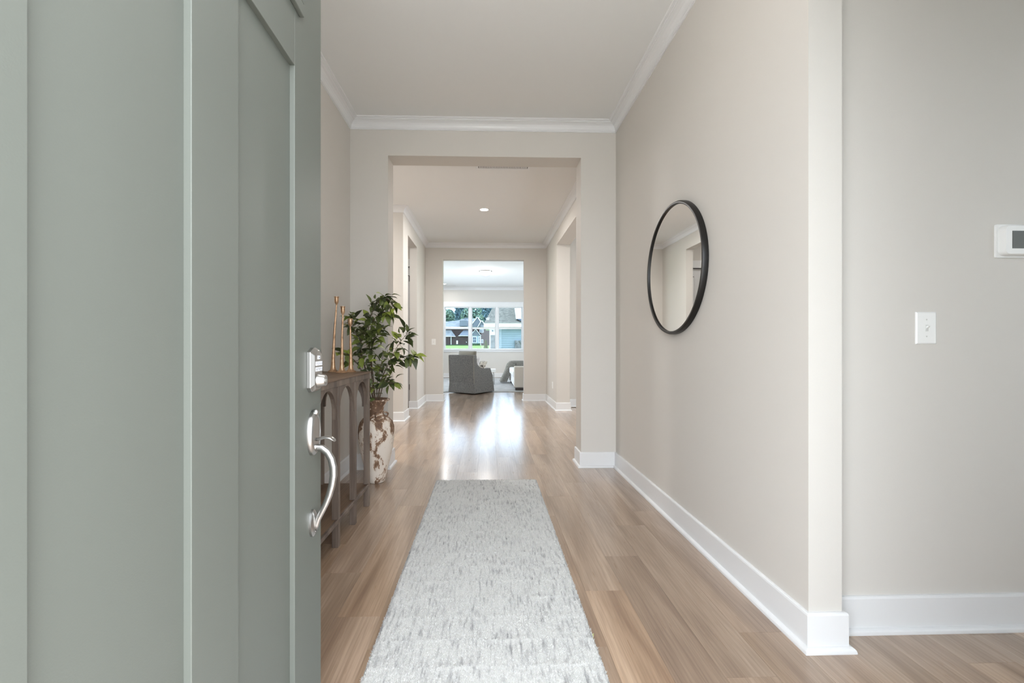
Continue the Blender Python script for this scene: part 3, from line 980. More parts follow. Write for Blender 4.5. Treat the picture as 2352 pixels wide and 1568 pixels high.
# ------------------------------------------------------------------ candlesticks
def candlestick(x, y, hgt, lean, label):
    t = empty('candlestick', (x, y, TT), 0, label, 'candlestick', 'gold candlesticks on the console table')
    q = hgt - 0.05
    rs = [(0.0355, 0), (0.036, 0.003), (0.033, 0.006), (0.021, 0.013), (0.0155, 0.026), (0.0125, 0.05), (0.0105, 0.09)]
    b = MB().lathe(rs, 28).build('base', 'gold', t, smooth='auto')
    st = []
    k = 14
    path = [(lean * u ** 1.2, 0.002 * math.sin(u * 9), 0.088 + (q - 0.088) * u) for u in [i / k for i in range(k + 1)]]
    rad = [0.0105 - 0.0055 * (i / k) ** 0.7 + 0.0004 * math.sin(i * 2.3) for i in range(k + 1)]
    MB().tube(path, rad, 14).build('stem', 'gold', t, smooth='auto')
    c0 = (lean, 0.002 * math.sin(9), q)
    MB().lathe([(0.005, -0.004), (0.0085, 0.004), (0.0125, 0.012), (0.0135, 0.022), (0.0135, 0.044), (0.0165, 0.047), (0.0165, 0.050), (0.0135, 0.050), (0.0115, 0.048), (0.0110, 0.020), (0.003, 0.018)], 24, c0).build('cup', 'gold', t, smooth='auto')
    return t
candlestick(-1.019, 2.905, 0.497, 0.022, 'tallest gold candlestick, leftmost of the three on the console table')
candlestick(-0.935, 2.822, 0.425, 0.006, 'middle-height gold candlestick, centre of the three on the console table')
candlestick(-0.902, 2.900, 0.352, -0.004, 'shortest gold candlestick, rightmost of the three on the console table')

# leaning picture whose edge shows past the front door
pic = empty('picture_frame', (-1.1, 2.70, TT), 0, 'dark edge of a framed picture leaning behind the candlesticks, mostly hidden by the front door', 'picture')
pw, ph = 0.46, 0.335
pm = MB().box(-0.012, 0.006, -pw / 2, pw / 2, 0, 0.02).box(-0.012, 0.006, -pw / 2, pw / 2, ph - 0.02, ph).box(-0.012, 0.006, -pw / 2, -pw / 2 + 0.02, 0.02, ph - 0.02).box(-0.012, 0.006, pw / 2 - 0.02, pw / 2, 0.02, ph - 0.02)
fo = pm.build('frame', 'frame_dark', pic, bevel=0.002)
ao = B((-0.008, 0.0, -pw / 2 + 0.02, pw / 2 - 0.02, 0.02, ph - 0.02)).build('print', 'art', pic)
pic.rotation_euler = (0, -0.09, 0)

# ------------------------------------------------------------------ vase
VX, VY = -0.884, 3.49
vz = empty('floor_vase', (VX, VY, 0), 0, 'tall distressed white and brown clay floor vase beside the console table', 'vase')
vp = [(0.0, 0.004), (0.062, 0.0), (0.068, 0.006), (0.076, 0.05), (0.094, 0.12), (0.113, 0.20), (0.129, 0.28), (0.1385, 0.35), (0.1405, 0.40), (0.137, 0.44),
      (0.126, 0.475), (0.104, 0.503), (0.078, 0.52), (0.060, 0.532), (0.053, 0.548), (0.054, 0.57), (0.062, 0.60), (0.078, 0.628), (0.094, 0.641), (0.1025, 0.645),
      (0.104, 0.652), (0.100, 0.657), (0.090, 0.653), (0.070, 0.63), (0.052, 0.60), (0.045, 0.56), (0.0, 0.55)]
MB().lathe(vp, 56).build('body', 'vase', vz, smooth=True)
for an in (0.15, PI + 0.15, PI / 2 + .15, -PI / 2 + .15):
    hp = []
    for k in range(9):
        a = PI * k / 8
        r_ = 0.058 + 0.032 * math.sin(a)
        hp.append((r_ * math.cos(an) if k not in (0,) else 0.062 * math.cos(an), r_ * math.sin(an), 0.516 + 0.034 * (1 - math.cos(a)) / 2))
    MB().tube([(0.082 * math.cos(an), 0.082 * math.sin(an), 0.512)] + hp[1:-1] + [(0.053 * math.cos(an), 0.053 * math.sin(an), 0.552)], 0.0075, 8).build('handle', 'vase', vz, smooth=True)

# ------------------------------------------------------------------ ficus branches in the vase
random.seed(11)
pl = empty('leafy_branches', (VX, VY, 0.56), 0, 'leafy green ficus branches standing in the distressed floor vase', 'plant')
leaf_meshes = []
for q in range(4):
    L_ = 0.082 - 0.007 * q; w_ = 0.0215 - 0.001 * q; cv = 0.010 + 0.006 * q
    v, f = [], []
    ts = [0, 0.12, 0.35, 0.6, 0.82, 1.0]
    ws = [0.12, 0.55, 1.0, 0.86, 0.45, 0.02]
    for t_, s_ in zip(ts, ws):
        zc = -cv * (t_ ** 2) * 2 + 0.012 * t_
        v += [(-w_ * s_, L_ * t_, zc + 0.006 * s_), (0, L_ * t_, zc), (w_ * s_, L_ * t_, zc + 0.006 * s_)]
    for i in range(len(ts) - 1):
        a = i * 3
        f += [(a, a + 1, a + 4, a + 3), (a + 1, a + 2, a + 5, a + 4)]
    me = bpy.data.meshes.new('leaf'); me.from_pydata(v, [], f); me.materials.append(M['leaf'])
    for p in me.polygons: p.use_smooth = True
    leaf_meshes.append(me)
NLEAF = 0
def add_leaf(p, d, parent, sc):
    global NLEAF
    NLEAF += 1
    d = Vector(d).normalized()
    up = Vector((random.gauss(0, .45), random.gauss(-.25, .45), 1)).normalized()
    x = d.cross(up).normalized(); z = x.cross(d)
    R = Matrix((x, d, z)).transposed().to_4x4()
    o = bpy.data.objects.new('leaf', random.choice(leaf_meshes))
    C.objects.link(o); o.parent = parent
    o.matrix_local = Matrix.Translation(p) @ R @ Matrix.Diagonal((sc, sc, sc, 1))
# branch paths in world metres (x, y, z)
def catmull(P, n):
    P = [Vector(p) for p in P]
    P = [P[0] * 2 - P[1]] + P + [P[-1] * 2 - P[-2]]
    out = []
    for i in range(1, len(P) - 2):
        for k in range(n):
            t = k / n
            a, b, c, d = P[i - 1], P[i], P[i + 1], P[i + 2]
            out.append(0.5 * ((2 * b) + (c - a) * t + (2 * a - 5 * b + 4 * c - d) * t * t + (3 * b - a - 3 * c + d) * t ** 3))
    out.append(P[-2])
    return out
br = [
    # (path, first leafy fraction, leaves, twig spread)
    ([(-.885, 3.48, .60), (-.93, 3.50, .95), (-.945, 3.47, 1.18), (-.90, 3.42, 1.33), (-.83, 3.38, 1.43), (-.77, 3.36, 1.44), (-.71, 3.35, 1.36)], .42, 46),
    ([(-.885, 3.48, .60), (-.92, 3.50, .90), (-.93, 3.46, 1.12), (-.885, 3.40, 1.27), (-.80, 3.36, 1.33), (-.735, 3.34, 1.30)], .55, 30),
    ([(-.87, 3.47, .60), (-.83, 3.42, .80), (-.76, 3.36, .94), (-.67, 3.31, 1.09), (-.59, 3.28, 1.18)], .35, 34),
    ([(-.87, 3.47, .60), (-.80, 3.42, .82), (-.72, 3.36, .95), (-.61, 3.31, 1.00), (-.545, 3.29, .99)], .45, 24),
    ([(-.90, 3.50, .60), (-.98, 3.52, .90), (-1.03, 3.50, 1.12), (-1.06, 3.46, 1.24), (-1.06, 3.43, 1.33)], .40, 30),
    ([(-.90, 3.47, .60), (-.98, 3.42, .88), (-1.05, 3.34, 1.00), (-1.11, 3.27, 1.03)], .45, 18),
    ([(-.88, 3.46, .60), (-.90, 3.40, .85), (-.88, 3.34, 1.05), (-.84, 3.31, 1.14), (-.80, 3.30, 1.20)], .40, 36),
    ([(-.88, 3.46, .60), (-.94, 3.42, .85), (-.97, 3.38, 1.02), (-.96, 3.35, 1.14), (-.93, 3.33, 1.22)], .38, 34),
    ([(-.87, 3.46, .60), (-.84, 3.42, .75), (-.77, 3.36, .80), (-.70, 3.32, .79)], .30, 18),
    ([(-.87, 3.46, .60), (-.86, 3.42, .78), (-.82, 3.37, .92), (-.79, 3.34, 1.04)], .30, 20),
]
extra = []
base_pl = Vector((VX, VY, 0.56))
for path, f0, nlv in br:
    pts = [p - base_pl for p in catmull(path, 7)]
    rad = [0.0042 * (1 - 0.72 * i / len(pts)) for i in range(len(pts))]
    bo = MB().tube(pts, rad, 6).build('branch', 'bark', pl, smooth=True)
    m = len(pts) - 1
    for k in range(nlv):
        t_ = f0 + (1 - f0) * (k + random.random()) / nlv
        i = min(int(t_ * m), m - 1)
        p = pts[i].lerp(pts[i + 1], t_ * m - i)
        tan = (pts[i + 1] - pts[i]).normalized()
        sidev = Vector((random.gauss(0, 1), random.gauss(0, 1), random.gauss(0, .6))).normalized()
        d = tan * random.uniform(.25, .9) + sidev * 0.95 + Vector((0, 0, -.12))
        off = sidev * random.uniform(0.0, 0.045)
        if p.x + off.x + base_pl.x < -1.09: off.x = abs(off.x); d.x = abs(d.x) * .6 + .1
        if off.length > 0.02:
            MB().tube([p, p + off * 0.6 + tan * 0.004, p + off + tan * 0.01], 0.0012, 4).build('twig', 'bark', bo)
        add_leaf(p + off + (tan * 0.01 if off.length > .02 else Vector()), d, pl, random.uniform(.85, 1.25))
    for k in range(int(nlv * 0.5)):
        t_ = random.uniform(max(.12, f0 - .2), 1)
        i = min(int(t_ * m), m - 1)
        p = pts[i].lerp(pts[i + 1], t_ * m - i)
        tan = (pts[i + 1] - pts[i]).normalized()
        sidev = Vector((random.gauss(0, 1), random.gauss(.3, 1), random.gauss(0, .6))).normalized()
        q_ = p + sidev * random.uniform(0, .05)
        if q_.x + base_pl.x > -1.07 and q_.y + base_pl.y < 3.74:
            extra.append((q_, (tan * .5 + sidev).normalized(), random.uniform(.6, 1.0)))
fm_v, fm_f = [], []
for q_, d, sc in extra:
    up = Vector((random.gauss(0, .45), random.gauss(-.25, .45), 1)).normalized()
    x = d.cross(up).normalized(); z = x.cross(d)
    R4 = Matrix.Translation(q_) @ Matrix((x, d, z)).transposed().to_4x4() @ Matrix.Diagonal((sc, sc, sc, 1))
    lm = leaf_meshes[random.randrange(4)]
    n0 = len(fm_v)
    fm_v += [tuple(R4 @ vv_.co) for vv_ in lm.vertices]
    fm_f += [tuple(n0 + j for j in p_.vertices) for p_ in lm.polygons]
lo_ = MB().add(fm_v, fm_f).build('small_leaves', mat('inner_leaf', rgb(58, 68, 40), 0.5, noise=(14, rgb(92, 104, 52), 0.4, 0.62)), pl, smooth=True)
lo_['kind'] = 'stuff'

# ------------------------------------------------------------------ wall fittings
def switch_plate(name, loc, rz, w, h, label, cat, toggle=True):
    t = empty(name, loc, rz, label, cat)
    # local: plate in XZ, facing -Y
    prof = [(w / 2, 0), (w / 2, -0.003), (w / 2 - 0.004, -0.0058)]
    v = []
    f = []
    for hw, y in prof:
        hh = h / 2 - (w / 2 - hw)
        v += [(-hw, y, -hh), (hw, y, -hh), (hw, y, hh), (-hw, y, hh)]
    for i in range(2):
        for k in range(4):
            f.append((i * 4 + k, i * 4 + (k + 1) % 4, (i + 1) * 4 + (k + 1) % 4, (i + 1) * 4 + k))
    f += [(0, 3, 2, 1), (8, 9, 10, 11)]
    MB().add(v, f).build('plate', 'plastic', t)
    if toggle:
        B((-0.0052, 0.0052, -0.0075, -0.0055, -0.012, 0.012)).build('toggle_surround', 'plastic_grey', t)
        MB().prism([(-0.006, -0.004), (-0.017, 0.006), (-0.017, 0.010), (-0.006, 0.008)], -0.0038, 0.0038, 'X').build('toggle', 'plastic', t, bevel=0.001)
        for z in (-h * 0.26, h * 0.26):
            MB().lathe([(0.0028, -0.0056), (0.0028, -0.0066), (0.002, -0.007)], 12, (0, 0, z), axis='Y').build('screw', 'plastic_grey', t, smooth='auto')
    else:
        for z in (-0.02, 0.02):
            MB().lathe([(0.0165, -0.0056), (0.0165, -0.0075), (0.0155, -0.008)], 20, (0, 0, z), axis='Y').build('socket', 'plastic', t, smooth='auto')
            B((-0.007, -0.005, -0.0083, -0.0078, z - 0.004, z + 0.004), (0.005, 0.007, -0.0083, -0.0078, z - 0.004, z + 0.004)).build('slot', 'ink', t)
    return t
switch_plate('light_switch', (1.666, 1.61, 1.146), 0, 0.080, 0.122, 'white toggle light switch on the wall below the thermostat', 'light switch')
switch_plate('light_switch', (-1.043, W2a, 1.147), 0, 0.080, 0.118, 'small white toggle light switch beside the far cased opening', 'light switch')
switch_plate('wall_outlet', (XR, 7.60, 0.385), -PI / 2, 0.075, 0.118, 'white electrical outlet low on the right hall wall', 'outlet', False)

th = empty('thermostat', (2.045, 1.61, 1.478), 0, 'white thermostat with a dark square screen at the right edge', 'thermostat')
def rbox(w, h, r, y0, y1, taper=0.0, n=6):
    def ring(hw, hh, rr):
        pts = []
        for cx_, cz_, a0 in ((hw - rr, hh - rr, 0), (-hw + rr, hh - rr, PI / 2), (-hw + rr, -hh + rr, PI), (hw - rr, -hh + rr, 1.5 * PI)):
            for k in range(n + 1):
                a = a0 + PI / 2 * k / n
                pts.append((cx_ + rr * math.cos(a), cz_ + rr * math.sin(a)))
        return pts
    levels = [(y0, ring(w / 2, h / 2, r)), (y1 * 0.8 + y0 * 0.2, ring(w / 2, h / 2, r)), (y1, ring(w / 2 - taper, h / 2 - taper, max(r - taper, 0.002)))]
    return loft(levels)
rbox(0.215, 0.128, 0.006, 0.0, -0.006, 0.001).build('wall_plate', 'plastic', th, smooth='auto')
rbox(0.198, 0.112, 0.018, -0.006, -0.030, 0.003).build('housing', 'plastic', th, smooth='auto')
B((-0.072, 0.072, -0.0312, -0.0295, -0.033, 0.033)).build('display', 'screen', th)

# ------------------------------------------------------------------ ceiling fittings
def recessed(loc, label, energy, grp='recessed ceiling lights'):
    t = empty('recessed_light', loc, 0, label, 'ceiling light', grp)
    MB().lathe([(0.055, 0.0), (0.058, -0.004), (0.075, -0.006), (0.078, -0.003), (0.078, 0.0)], 32).build('trim_ring', 'trim', t, smooth='auto')
    MB().lathe([(0.0, -0.0015), (0.056, -0.0015), (0.056, -0.0035), (0.0, -0.004)], 32).build('lens', 'lamp_disc', t)
    lamp('recessed_lamp', (0, 0, -0.012), energy, 0.1, parent=t)
    return t
recessed((-0.05, 6.32, CH), 'glowing recessed light in the middle of the hall ceiling', 42)
recessed((-1.395, 14.0, CH), 'small recessed light at the far left of the living room ceiling', 12)
recessed((2.2, 13.6, CH), 'recessed light at the far right of the living room ceiling', 12)
recessed((-2.4, 5.1, CH), 'added recessed fill light in the side passage left of the hall', 45)  # unseen lamp, added to fill the passage
recessed((3.0, 5.6, CH), 'recessed light in the room right of the hall', 30)

recessed((-2.2, 7.0, CH), 'added recessed fill light in the vestibule beyond the left hall opening', 8)  # lamp added to lift the dark slit in the left opening
fm = empty('flush_mount_light', (-0.058, 11.53, CH), 0, 'round frosted flush-mount light on the living room ceiling', 'ceiling light')
MB().lathe([(0.0, 0), (0.172, 0), (0.176, -0.012), (0.170, -0.024), (0.150, -0.030), (0.0, -0.030)], 40).build('rim', 'nickel_dark', fm, smooth='auto')
MB().lathe([(0.150, -0.030), (0.142, -0.058), (0.120, -0.084), (0.085, -0.104), (0.045, -0.114), (0.008, -0.117), (0.0, -0.117)], 40).build('bowl', 'lamp_glass', fm, smooth=True)
MB().lathe([(0.010, -0.116), (0.010, -0.124), (0.004, -0.130)], 14).build('finial', 'nickel', fm, smooth='auto')
lamp('flush_lamp', (0, 0, -0.2), 14, 0.12, kind='POINT', parent=fm)

fy = empty('added_foyer_light', (0.0, 1.55, CH), 0, 'added unseen flush-mount light filling the foyer from its ceiling', 'ceiling light')  # fixture above the view, added to fill the foyer
MB().lathe([(0.0, 0), (0.172, 0), (0.176, -0.012), (0.170, -0.024), (0.150, -0.030), (0.0, -0.030)], 40).build('rim', 'nickel', fy, smooth='auto')
MB().lathe([(0.150, -0.030), (0.142, -0.058), (0.120, -0.084), (0.085, -0.104), (0.045, -0.114), (0.008, -0.117), (0.0, -0.117)], 40).build('bowl', 'lamp_glass', fy, smooth=True)
lamp('foyer_fill_lamp', (0, 0, -0.2), 12, 0.12, kind='POINT', parent=fy)

def vent(loc, w, d, label, n=10):
    t = empty('ceiling_vent', loc, 0, label, 'ceiling vent')
    fm_ = MB().box(-w / 2, w / 2, -d / 2, -d / 2 + 0.025, -0.008, 0).box(-w / 2, w / 2, d / 2 - 0.025, d / 2, -0.008, 0).box(-w / 2, -w / 2 + 0.025, -d / 2 + .025, d / 2 - .025, -0.008, 0).box(w / 2 - 0.025, w / 2, -d / 2 + .025, d / 2 - .025, -0.008, 0)
    fm_.build('frame', 'trim', t, bevel=0.002)
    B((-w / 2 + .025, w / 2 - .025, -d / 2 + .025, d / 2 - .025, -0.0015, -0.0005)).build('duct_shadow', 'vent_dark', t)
    sl = MB().prism([(-0.006, -0.002), (0.006, -0.007), (0.006, -0.0055), (-0.006, -0.0005)], -d / 2 + .025, d / 2 - .025, 'Y').build('slat', 'trim', t)
    for k in range(n):
        o = sl if k == 0 else sl.copy()
        if k: C.objects.link(o); o.parent = t
        o.location = (-w / 2 + 0.04 + (w - 0.08) * k / (n - 1), 0, 0)
vent((0.17, 4.66, CH), 0.60, 0.40, 'white return air grille on the hall ceiling just past the first opening', 30)
vent((-1.17, 14.37, CH), 0.30, 0.12, 'slim ceiling vent near the window, left one in the living room', 10)
vent((1.19, 14.37, CH), 0.30, 0.12, 'slim ceiling vent near the window, right one in the living room', 10)

# ------------------------------------------------------------------ living room furniture
arug = empty('area_rug', (0.4, 12.0, 0), 0, 'large grey area rug under the living room furniture', 'rug')
B((-2.6, 2.4, -1.94, 2.4, 0.0005, 0.012)).build('rug_body', 'area_rug', arug, bevel=0.004)

chair = empty('swivel_armchair', (-0.578, 9.736, 0), math.radians(-36.87), 'grey chenille skirted swivel armchair turned away from the camera', 'armchair')
def ch(name, poly, x0, x1, m='chair_grey', bev=0.018, seg=3, parent=chair):
    return MB().prism(poly, x0, x1, 'X').build(name, m, parent, smooth='auto' if False else True, bevel=bev, seg=seg)
side = [(-0.005, 0.24), (-0.03, 0.865), (0.085, 0.865), (0.10, 0.70), (0.13, 0.655), (0.18, 0.615), (0.26, 0.58), (0.36, 0.56), (0.48, 0.557), (0.60, 0.565), (0.625, 0.50), (0.66, 0.44), (0.695, 0.39), (0.70, 0.24)]
for x0, x1 in ((0.245, 0.36), (-0.36, -0.245)):
    MB().prism(side, x0, x1, 'X').build('arm', 'chair_grey', chair, bevel=0.014, seg=3)
MB().prism([(-0.004, 0.24), (-0.032, 0.868), (0.09, 0.868), (0.12, 0.24)], -0.352, 0.352, 'X').build('back', 'chair_grey', chair, bevel=0.014, seg=3)
sk = loft
skm = MB()
def rect(h0, y0, y1): return [(-h0, y0), (h0, y0), (h0, y1), (-h0, y1)]
v = [(x, y, 0.252) for x, y in rect(0.362, -0.008, 0.705)] + [(x, y, 0.025) for x, y in rect(0.376, -0.022, 0.722)]
skm.add(v, [(0, 1, 2, 3), (4, 5, 6, 7), (0, 1, 5, 4), (1, 2, 6, 5), (2, 3, 7, 6), (3, 0, 4, 7)])
skm.build('skirt', 'chair_grey', chair, bevel=0.008)
MB().lathe([(0.22, 0.0), (0.22, 0.03)], 28, (0, 0.35, 0)).build('swivel_base', 'shade_brown', chair)
def cushion(name, m, parent, loc, sx, sy, sz, rot=(0, 0, 0)):
    bm = bmesh.new()
    bmesh.ops.create_cube(bm, size=2)
    bmesh.ops.subdivide_edges(bm, edges=bm.edges, cuts=7, use_grid_fill=True)
    for v_ in bm.verts:
        x, y, z = v_.co
        u, w = abs(x), abs(y)
        pinch = (1 - u ** 3.2) ** 0.55 * (1 - w ** 3.2) ** 0.55 if u < 1 and w < 1 else 0
        v_.co = Vector((x * sx, y * sy, z * sz * (0.12 + 0.88 * pinch)))
    me = bpy.data.meshes.new(name); bm.to_mesh(me); bm.free()
    for p in me.polygons: p.use_smooth = True
    me.materials.append(M[m])
    o = bpy.data.objects.new(name, me); C.objects.link(o); o.parent = parent
    o.location = loc; o.rotation_euler = rot
    return o
B((-0.245, 0.245, 0.12, 0.70, 0.25, 0.46)).build('seat_cushion', 'chair_grey', chair, bevel=0.03, seg=4)
cushion('back_cushion', 'cushion_grey', chair, (-0.02, 0.20, 0.70), 0.25, 0.25, 0.10, (math.radians(82), 0, 0))
# piping along the back edges
for x in (-0.358, 0.358):
    MB().tube([(x, -0.004, 0.25), (x, -0.033, 0.86)], 0.006, 6).build('piping', 'cushion_grey', chair)
tp = cushion('throw_pillow', 'pattern', None, (-0.578 + 0.8 * 0.10 + .6 * .45, 9.736 - .6 * 0.10 + .8 * .45, 0.56), 0.19, 0.19, 0.07, (math.radians(52), 0, math.radians(-37)))
tag(tp, 'patterned cream and brown throw pillow on the grey armchair', 'pillow')
tp2 = cushion('throw_pillow', 'sofa_white', None, (-0.578 + 0.8 * 0.12 + .6 * .30, 9.736 - .6 * 0.12 + .8 * .30, 0.66), 0.15, 0.15, 0.06, (math.radians(66), 0, math.radians(-50)))
tag(tp2, 'small white throw pillow tucked behind the patterned one on the armchair', 'pillow')

sofa = empty('sofa', (0.63, 10.30, 0), 0, 'oatmeal coloured sofa partly hidden by the right side of the far opening', 'sofa')
B((0, 1.0, 0, 0.20, 0.075, 0.585)).build('arm', 'sofa_cream', sofa, bevel=0.03, seg=4)
B((0, 1.0, 2.05, 2.25, 0.075, 0.585)).build('arm', 'sofa_cream', sofa, bevel=0.03, seg=4)
B((0.02, 1.0, 0.19, 2.06, 0.075, 0.30)).build('seat_base', 'sofa_white', sofa, bevel=0.012)
B((0.76, 1.02, 0.02, 2.23, 0.28, 0.80)).build('back', 'sofa_cream', sofa, bevel=0.05, seg=4)
for k in range(2):
    B((-0.015, 0.80, 0.205 + k * 0.92, 1.12 + k * 0.92, 0.30, 0.47)).build('seat_cushion', 'sofa_white', sofa, bevel=0.04, seg=4)
    B((0.55, 0.80, 0.22 + k * 0.92, 1.12 + k * 0.92, 0.46, 0.86)).build('back_cushion', 'sofa_cream', sofa, bevel=0.06, seg=4)
for x, y in ((0.03, 0.02), (0.87, 0.02), (0.03, 2.13), (0.87, 2.13)):
    B((x, x + 0.10 if x > .5 else x + 0.3, y, y + 0.10, 0.012, 0.08)).build('leg', 'shade_brown', sofa, bevel=0.003)
thr = MB()
# knitted throw draped over the far arm and spilling off its front end to the floor
nw = 30
path = [(-0.26, 0.035), (-0.22, 0.10), (-0.15, 0.24), (-0.09, 0.38), (-0.05, 0.50), (0.0, 0.585), (0.07, 0.612), (0.25, 0.612), (0.5, 0.612), (0.72, 0.612)]
cp = catmull([(a, b, 0) for a, b in path], 4)
v = []
for i, p in enumerate(cp):
    t_ = i / (len(cp) - 1)
    hang = min(1, max(0, (p.x + 0.03) / 0.12))
    for k in range(nw):
        s_ = -0.30 + 0.60 * k / (nw - 1)
        flat_y = 2.15 + s_ * (1.15 - 0.2 * t_) + 0.02 * math.sin(7 * t_)
        over = max(0, abs(s_) - 0.105)
        wrap_y = 2.15 + math.copysign(min(abs(s_), 0.105) + min(over, 0.02), s_)
        yy = flat_y * (1 - hang) + wrap_y * hang
        zz = p.y - hang * max(0, over - 0.012)
        fold = 0.018 * math.sin(s_ * 48 + 2 * t_) * (1 - hang)
        if s_ < 0:
            lim = 2.03 - 0.10 * (1 - t_)
            if yy < lim:
                fold += (lim - yy) * 1.5 * (1 - hang); yy = lim - 0.01 * math.sin(k * 1.7)
        if hang > 0: zz = max(zz, 0.49)
        v.append((p.x + fold, yy, zz + 0.018))
f = []
for i in range(len(cp) - 1):
    for k in range(nw - 1):
        f.append((i * nw + k, i * nw + k + 1, (i + 1) * nw + k + 1, (i + 1) * nw + k))
to = thr.add(v, f).build('knit_throw', 'throw_grey', None, smooth=True, loc=(0.63, 10.30, 0))
sm = to.modifiers.new('thick', 'SOLIDIFY'); sm.thickness = 0.024; sm.offset = 0
tag(to, 'chunky grey knit throw draped over the far arm of the sofa', 'blanket')
sp_ = cushion('sofa_pillow', 'sofa_white', None, (1.06, 11.2, 0.72), 0.23, 0.23, 0.08, (math.radians(75), 0, math.radians(70)))
tag(sp_, 'round-edged white pillow against the sofa back', 'pillow')

st = empty('side_table', (0.06, 12.0, 0.012), 0, 'small white square side table behind the armchair', 'table')
B((-0.16, 0.16, -0.16, 0.16, 0.34, 0.42)).build('tabletop', 'plastic', st, bevel=0.004)
for x in (-.13, .13):
    for y in (-.13, .13):
        MB().tube([(x * .9, y * .9, 0), (x * .8, y * .8, 0.34)], 0.011, 8).build('leg', 'nickel_dark', st)

# ------------------------------------------------------------------ outside, back: lawn, houses, trees
lw = MB()
lw.add([(-80, 15.0, -0.15), (80, 15.0, -0.15), (80, 130, 1.09), (-80, 130, 1.09), (-120, 260, 2.2), (120, 260, 2.2)], [(0, 1, 2, 3), (3, 2, 5, 4)])
struct(B((-7, 7, 15.02, 24, -0.2, 0.0)).build('bounce_slab', 'concrete'), 'added unseen concrete patio bouncing light into the living room', 'patio')  # hidden below the sill; added for neutral bounce light
struct(lw.build('ground_back', 'grass'), 'green lawn rising behind the house', 'lawn')

K = 1.3
HY = 130.0
def hx(x): return x * K
def hz(z): return (z - 1.09) * K
far = empty('brick_house', (0, HY, 1.07), 0, 'two-storey dark brick house with pale grey roofs across the lawn', 'house')
def fb(name, x0, x1, y0, y1, z0, z1, m):
    return B((hx(x0), hx(x1), y0, y1, hz(z0), hz(z1))).build(name, m, far)
def fgable(name, pts, y0, y1, m):
    return MB().prism([(hx(a), hz(b)) for a, b in pts], y0, y1, 'Y').build(name, m, far)
fb('wall', -14.0, -4.3, 0, 8, 1.09, 5.3, 'brick_far')
fb('wall', -4.3, 0.6, -0.8, 8, 1.09, 5.3, 'brick_far')
# main hipped roof
mr_ = MB()
mr_.add([(hx(-14.5), -0.9, hz(5.28)), (hx(1.0), -0.9, hz(5.28)), (hx(1.0), 8.8, hz(5.28)), (hx(-14.5), 8.8, hz(5.28)), (hx(-5.5), 4, hz(7.46)), (hx(-2.3), 4, hz(7.46)), (hx(-7.1), 4, hz(6.99)), (hx(-11), 4, hz(6.6))],
        [(0, 1, 5, 4, 6, 7), (1, 2, 5), (2, 3, 7, 6, 4, 5), (3, 0, 7), (3, 2, 1, 0)])
mr_.build('roof', 'roof_grey', far)
fb('fascia', -14.5, 1.0, -1.0, -0.85, 5.16, 5.32, 'white_far')
fb('dormer', -6.35, -4.65, -0.95, 3, 5.5, 6.8, 'siding_grey')
fb('chimney_cap', -5.45, -4.6, 3.6, 4.4, 7.3, 7.58, 'siding_grey')
# left lower roof
lo = MB()
lo.add([(hx(-14), -2.2, hz(3.12)), (hx(-7.25), -2.2, hz(3.12)), (hx(-8.35), 0, hz(4.66)), (hx(-14), 0, hz(4.66)), (hx(-7.25), 0, hz(3.12)), (hx(-14), 0, hz(3.12))],
       [(0, 1, 2, 3), (1, 4, 2), (0, 3, 5), (0, 5, 4, 1), (3, 2, 4, 5)])
lo.build('roof', 'roof_grey', far)
fb('wall', -13.8, -7.6, -1.9, 0, 1.09, 3.1, 'brick_far')
fb('gutter', -14, -7.2, -2.3, -2.15, 3.05, 3.16, 'white_far')
fb('downspout', -8.30, -8.18, -2.05, -1.9, 1.09, 3.1, 'white_far')
fb('wall', -7.6, -4.3, -1.9, 0, 1.09, 3.2, 'brick_far')
fb('meter_box', -7.05, -6.7, -2.05, -1.9, 1.39, 2.2, 'white_far')
fb('vent_cap', -4.85, -4.72, -2.0, -1.9, 1.7, 1.95, 'white_far')
# shed roof, middle
lo2 = MB()
lo2.add([(hx(-6.55), -2.4, hz(3.28)), (hx(-3.2), -2.4, hz(3.28)), (hx(-3.2), 0, hz(4.75)), (hx(-5.5), 0, hz(4.6)), (hx(-3.2), 0, hz(3.28)), (hx(-6.55), 0, hz(3.28))],
        [(0, 1, 2, 3), (0, 3, 5), (1, 4, 2), (0, 5, 4, 1), (2, 4, 5, 3)])
lo2.build('roof', M['siding_grey'], far)
fb('gutter', -6.6, -3.2, -2.5, -2.35, 3.2, 3.3, 'white_far')
# upper gables with white rake boards
fgable('gable', [(-3.9, 5.3), (-2.35, 7.4), (-0.9, 5.3)], -1.3, 0.5, 'siding_grey')
def rake(x0, z0, x1, z1, yf, th_=0.16):
    d = Vector((x1 - x0, 0, z1 - z0)); n_ = Vector((-d.z, 0, d.x)).normalized() * th_
    return MB().prism([(hx(x0), hz(z0)), (hx(x1), hz(z1)), (hx(x1 + n_.x), hz(z1 + n_.z)), (hx(x0 + n_.x), hz(z0 + n_.z))], yf, yf + 0.5, 'Y').build('rake_board', 'white_far', far)
rake(-4.0, 5.2, -2.32, 7.46, -1.6); rake(-2.32, 7.46, -0.75, 5.25, -1.6, 0.18)
fgable('gable', [(-2.15, 5.25), (-1.35, 6.6), (-0.4, 5.25)], -2.0, -1.0, 'siding_grey')
rake(-2.2, 5.2, -1.34, 6.68, -2.4, 0.13); rake(-1.34, 6.68, -0.33, 5.2, -2.4, 0.15)
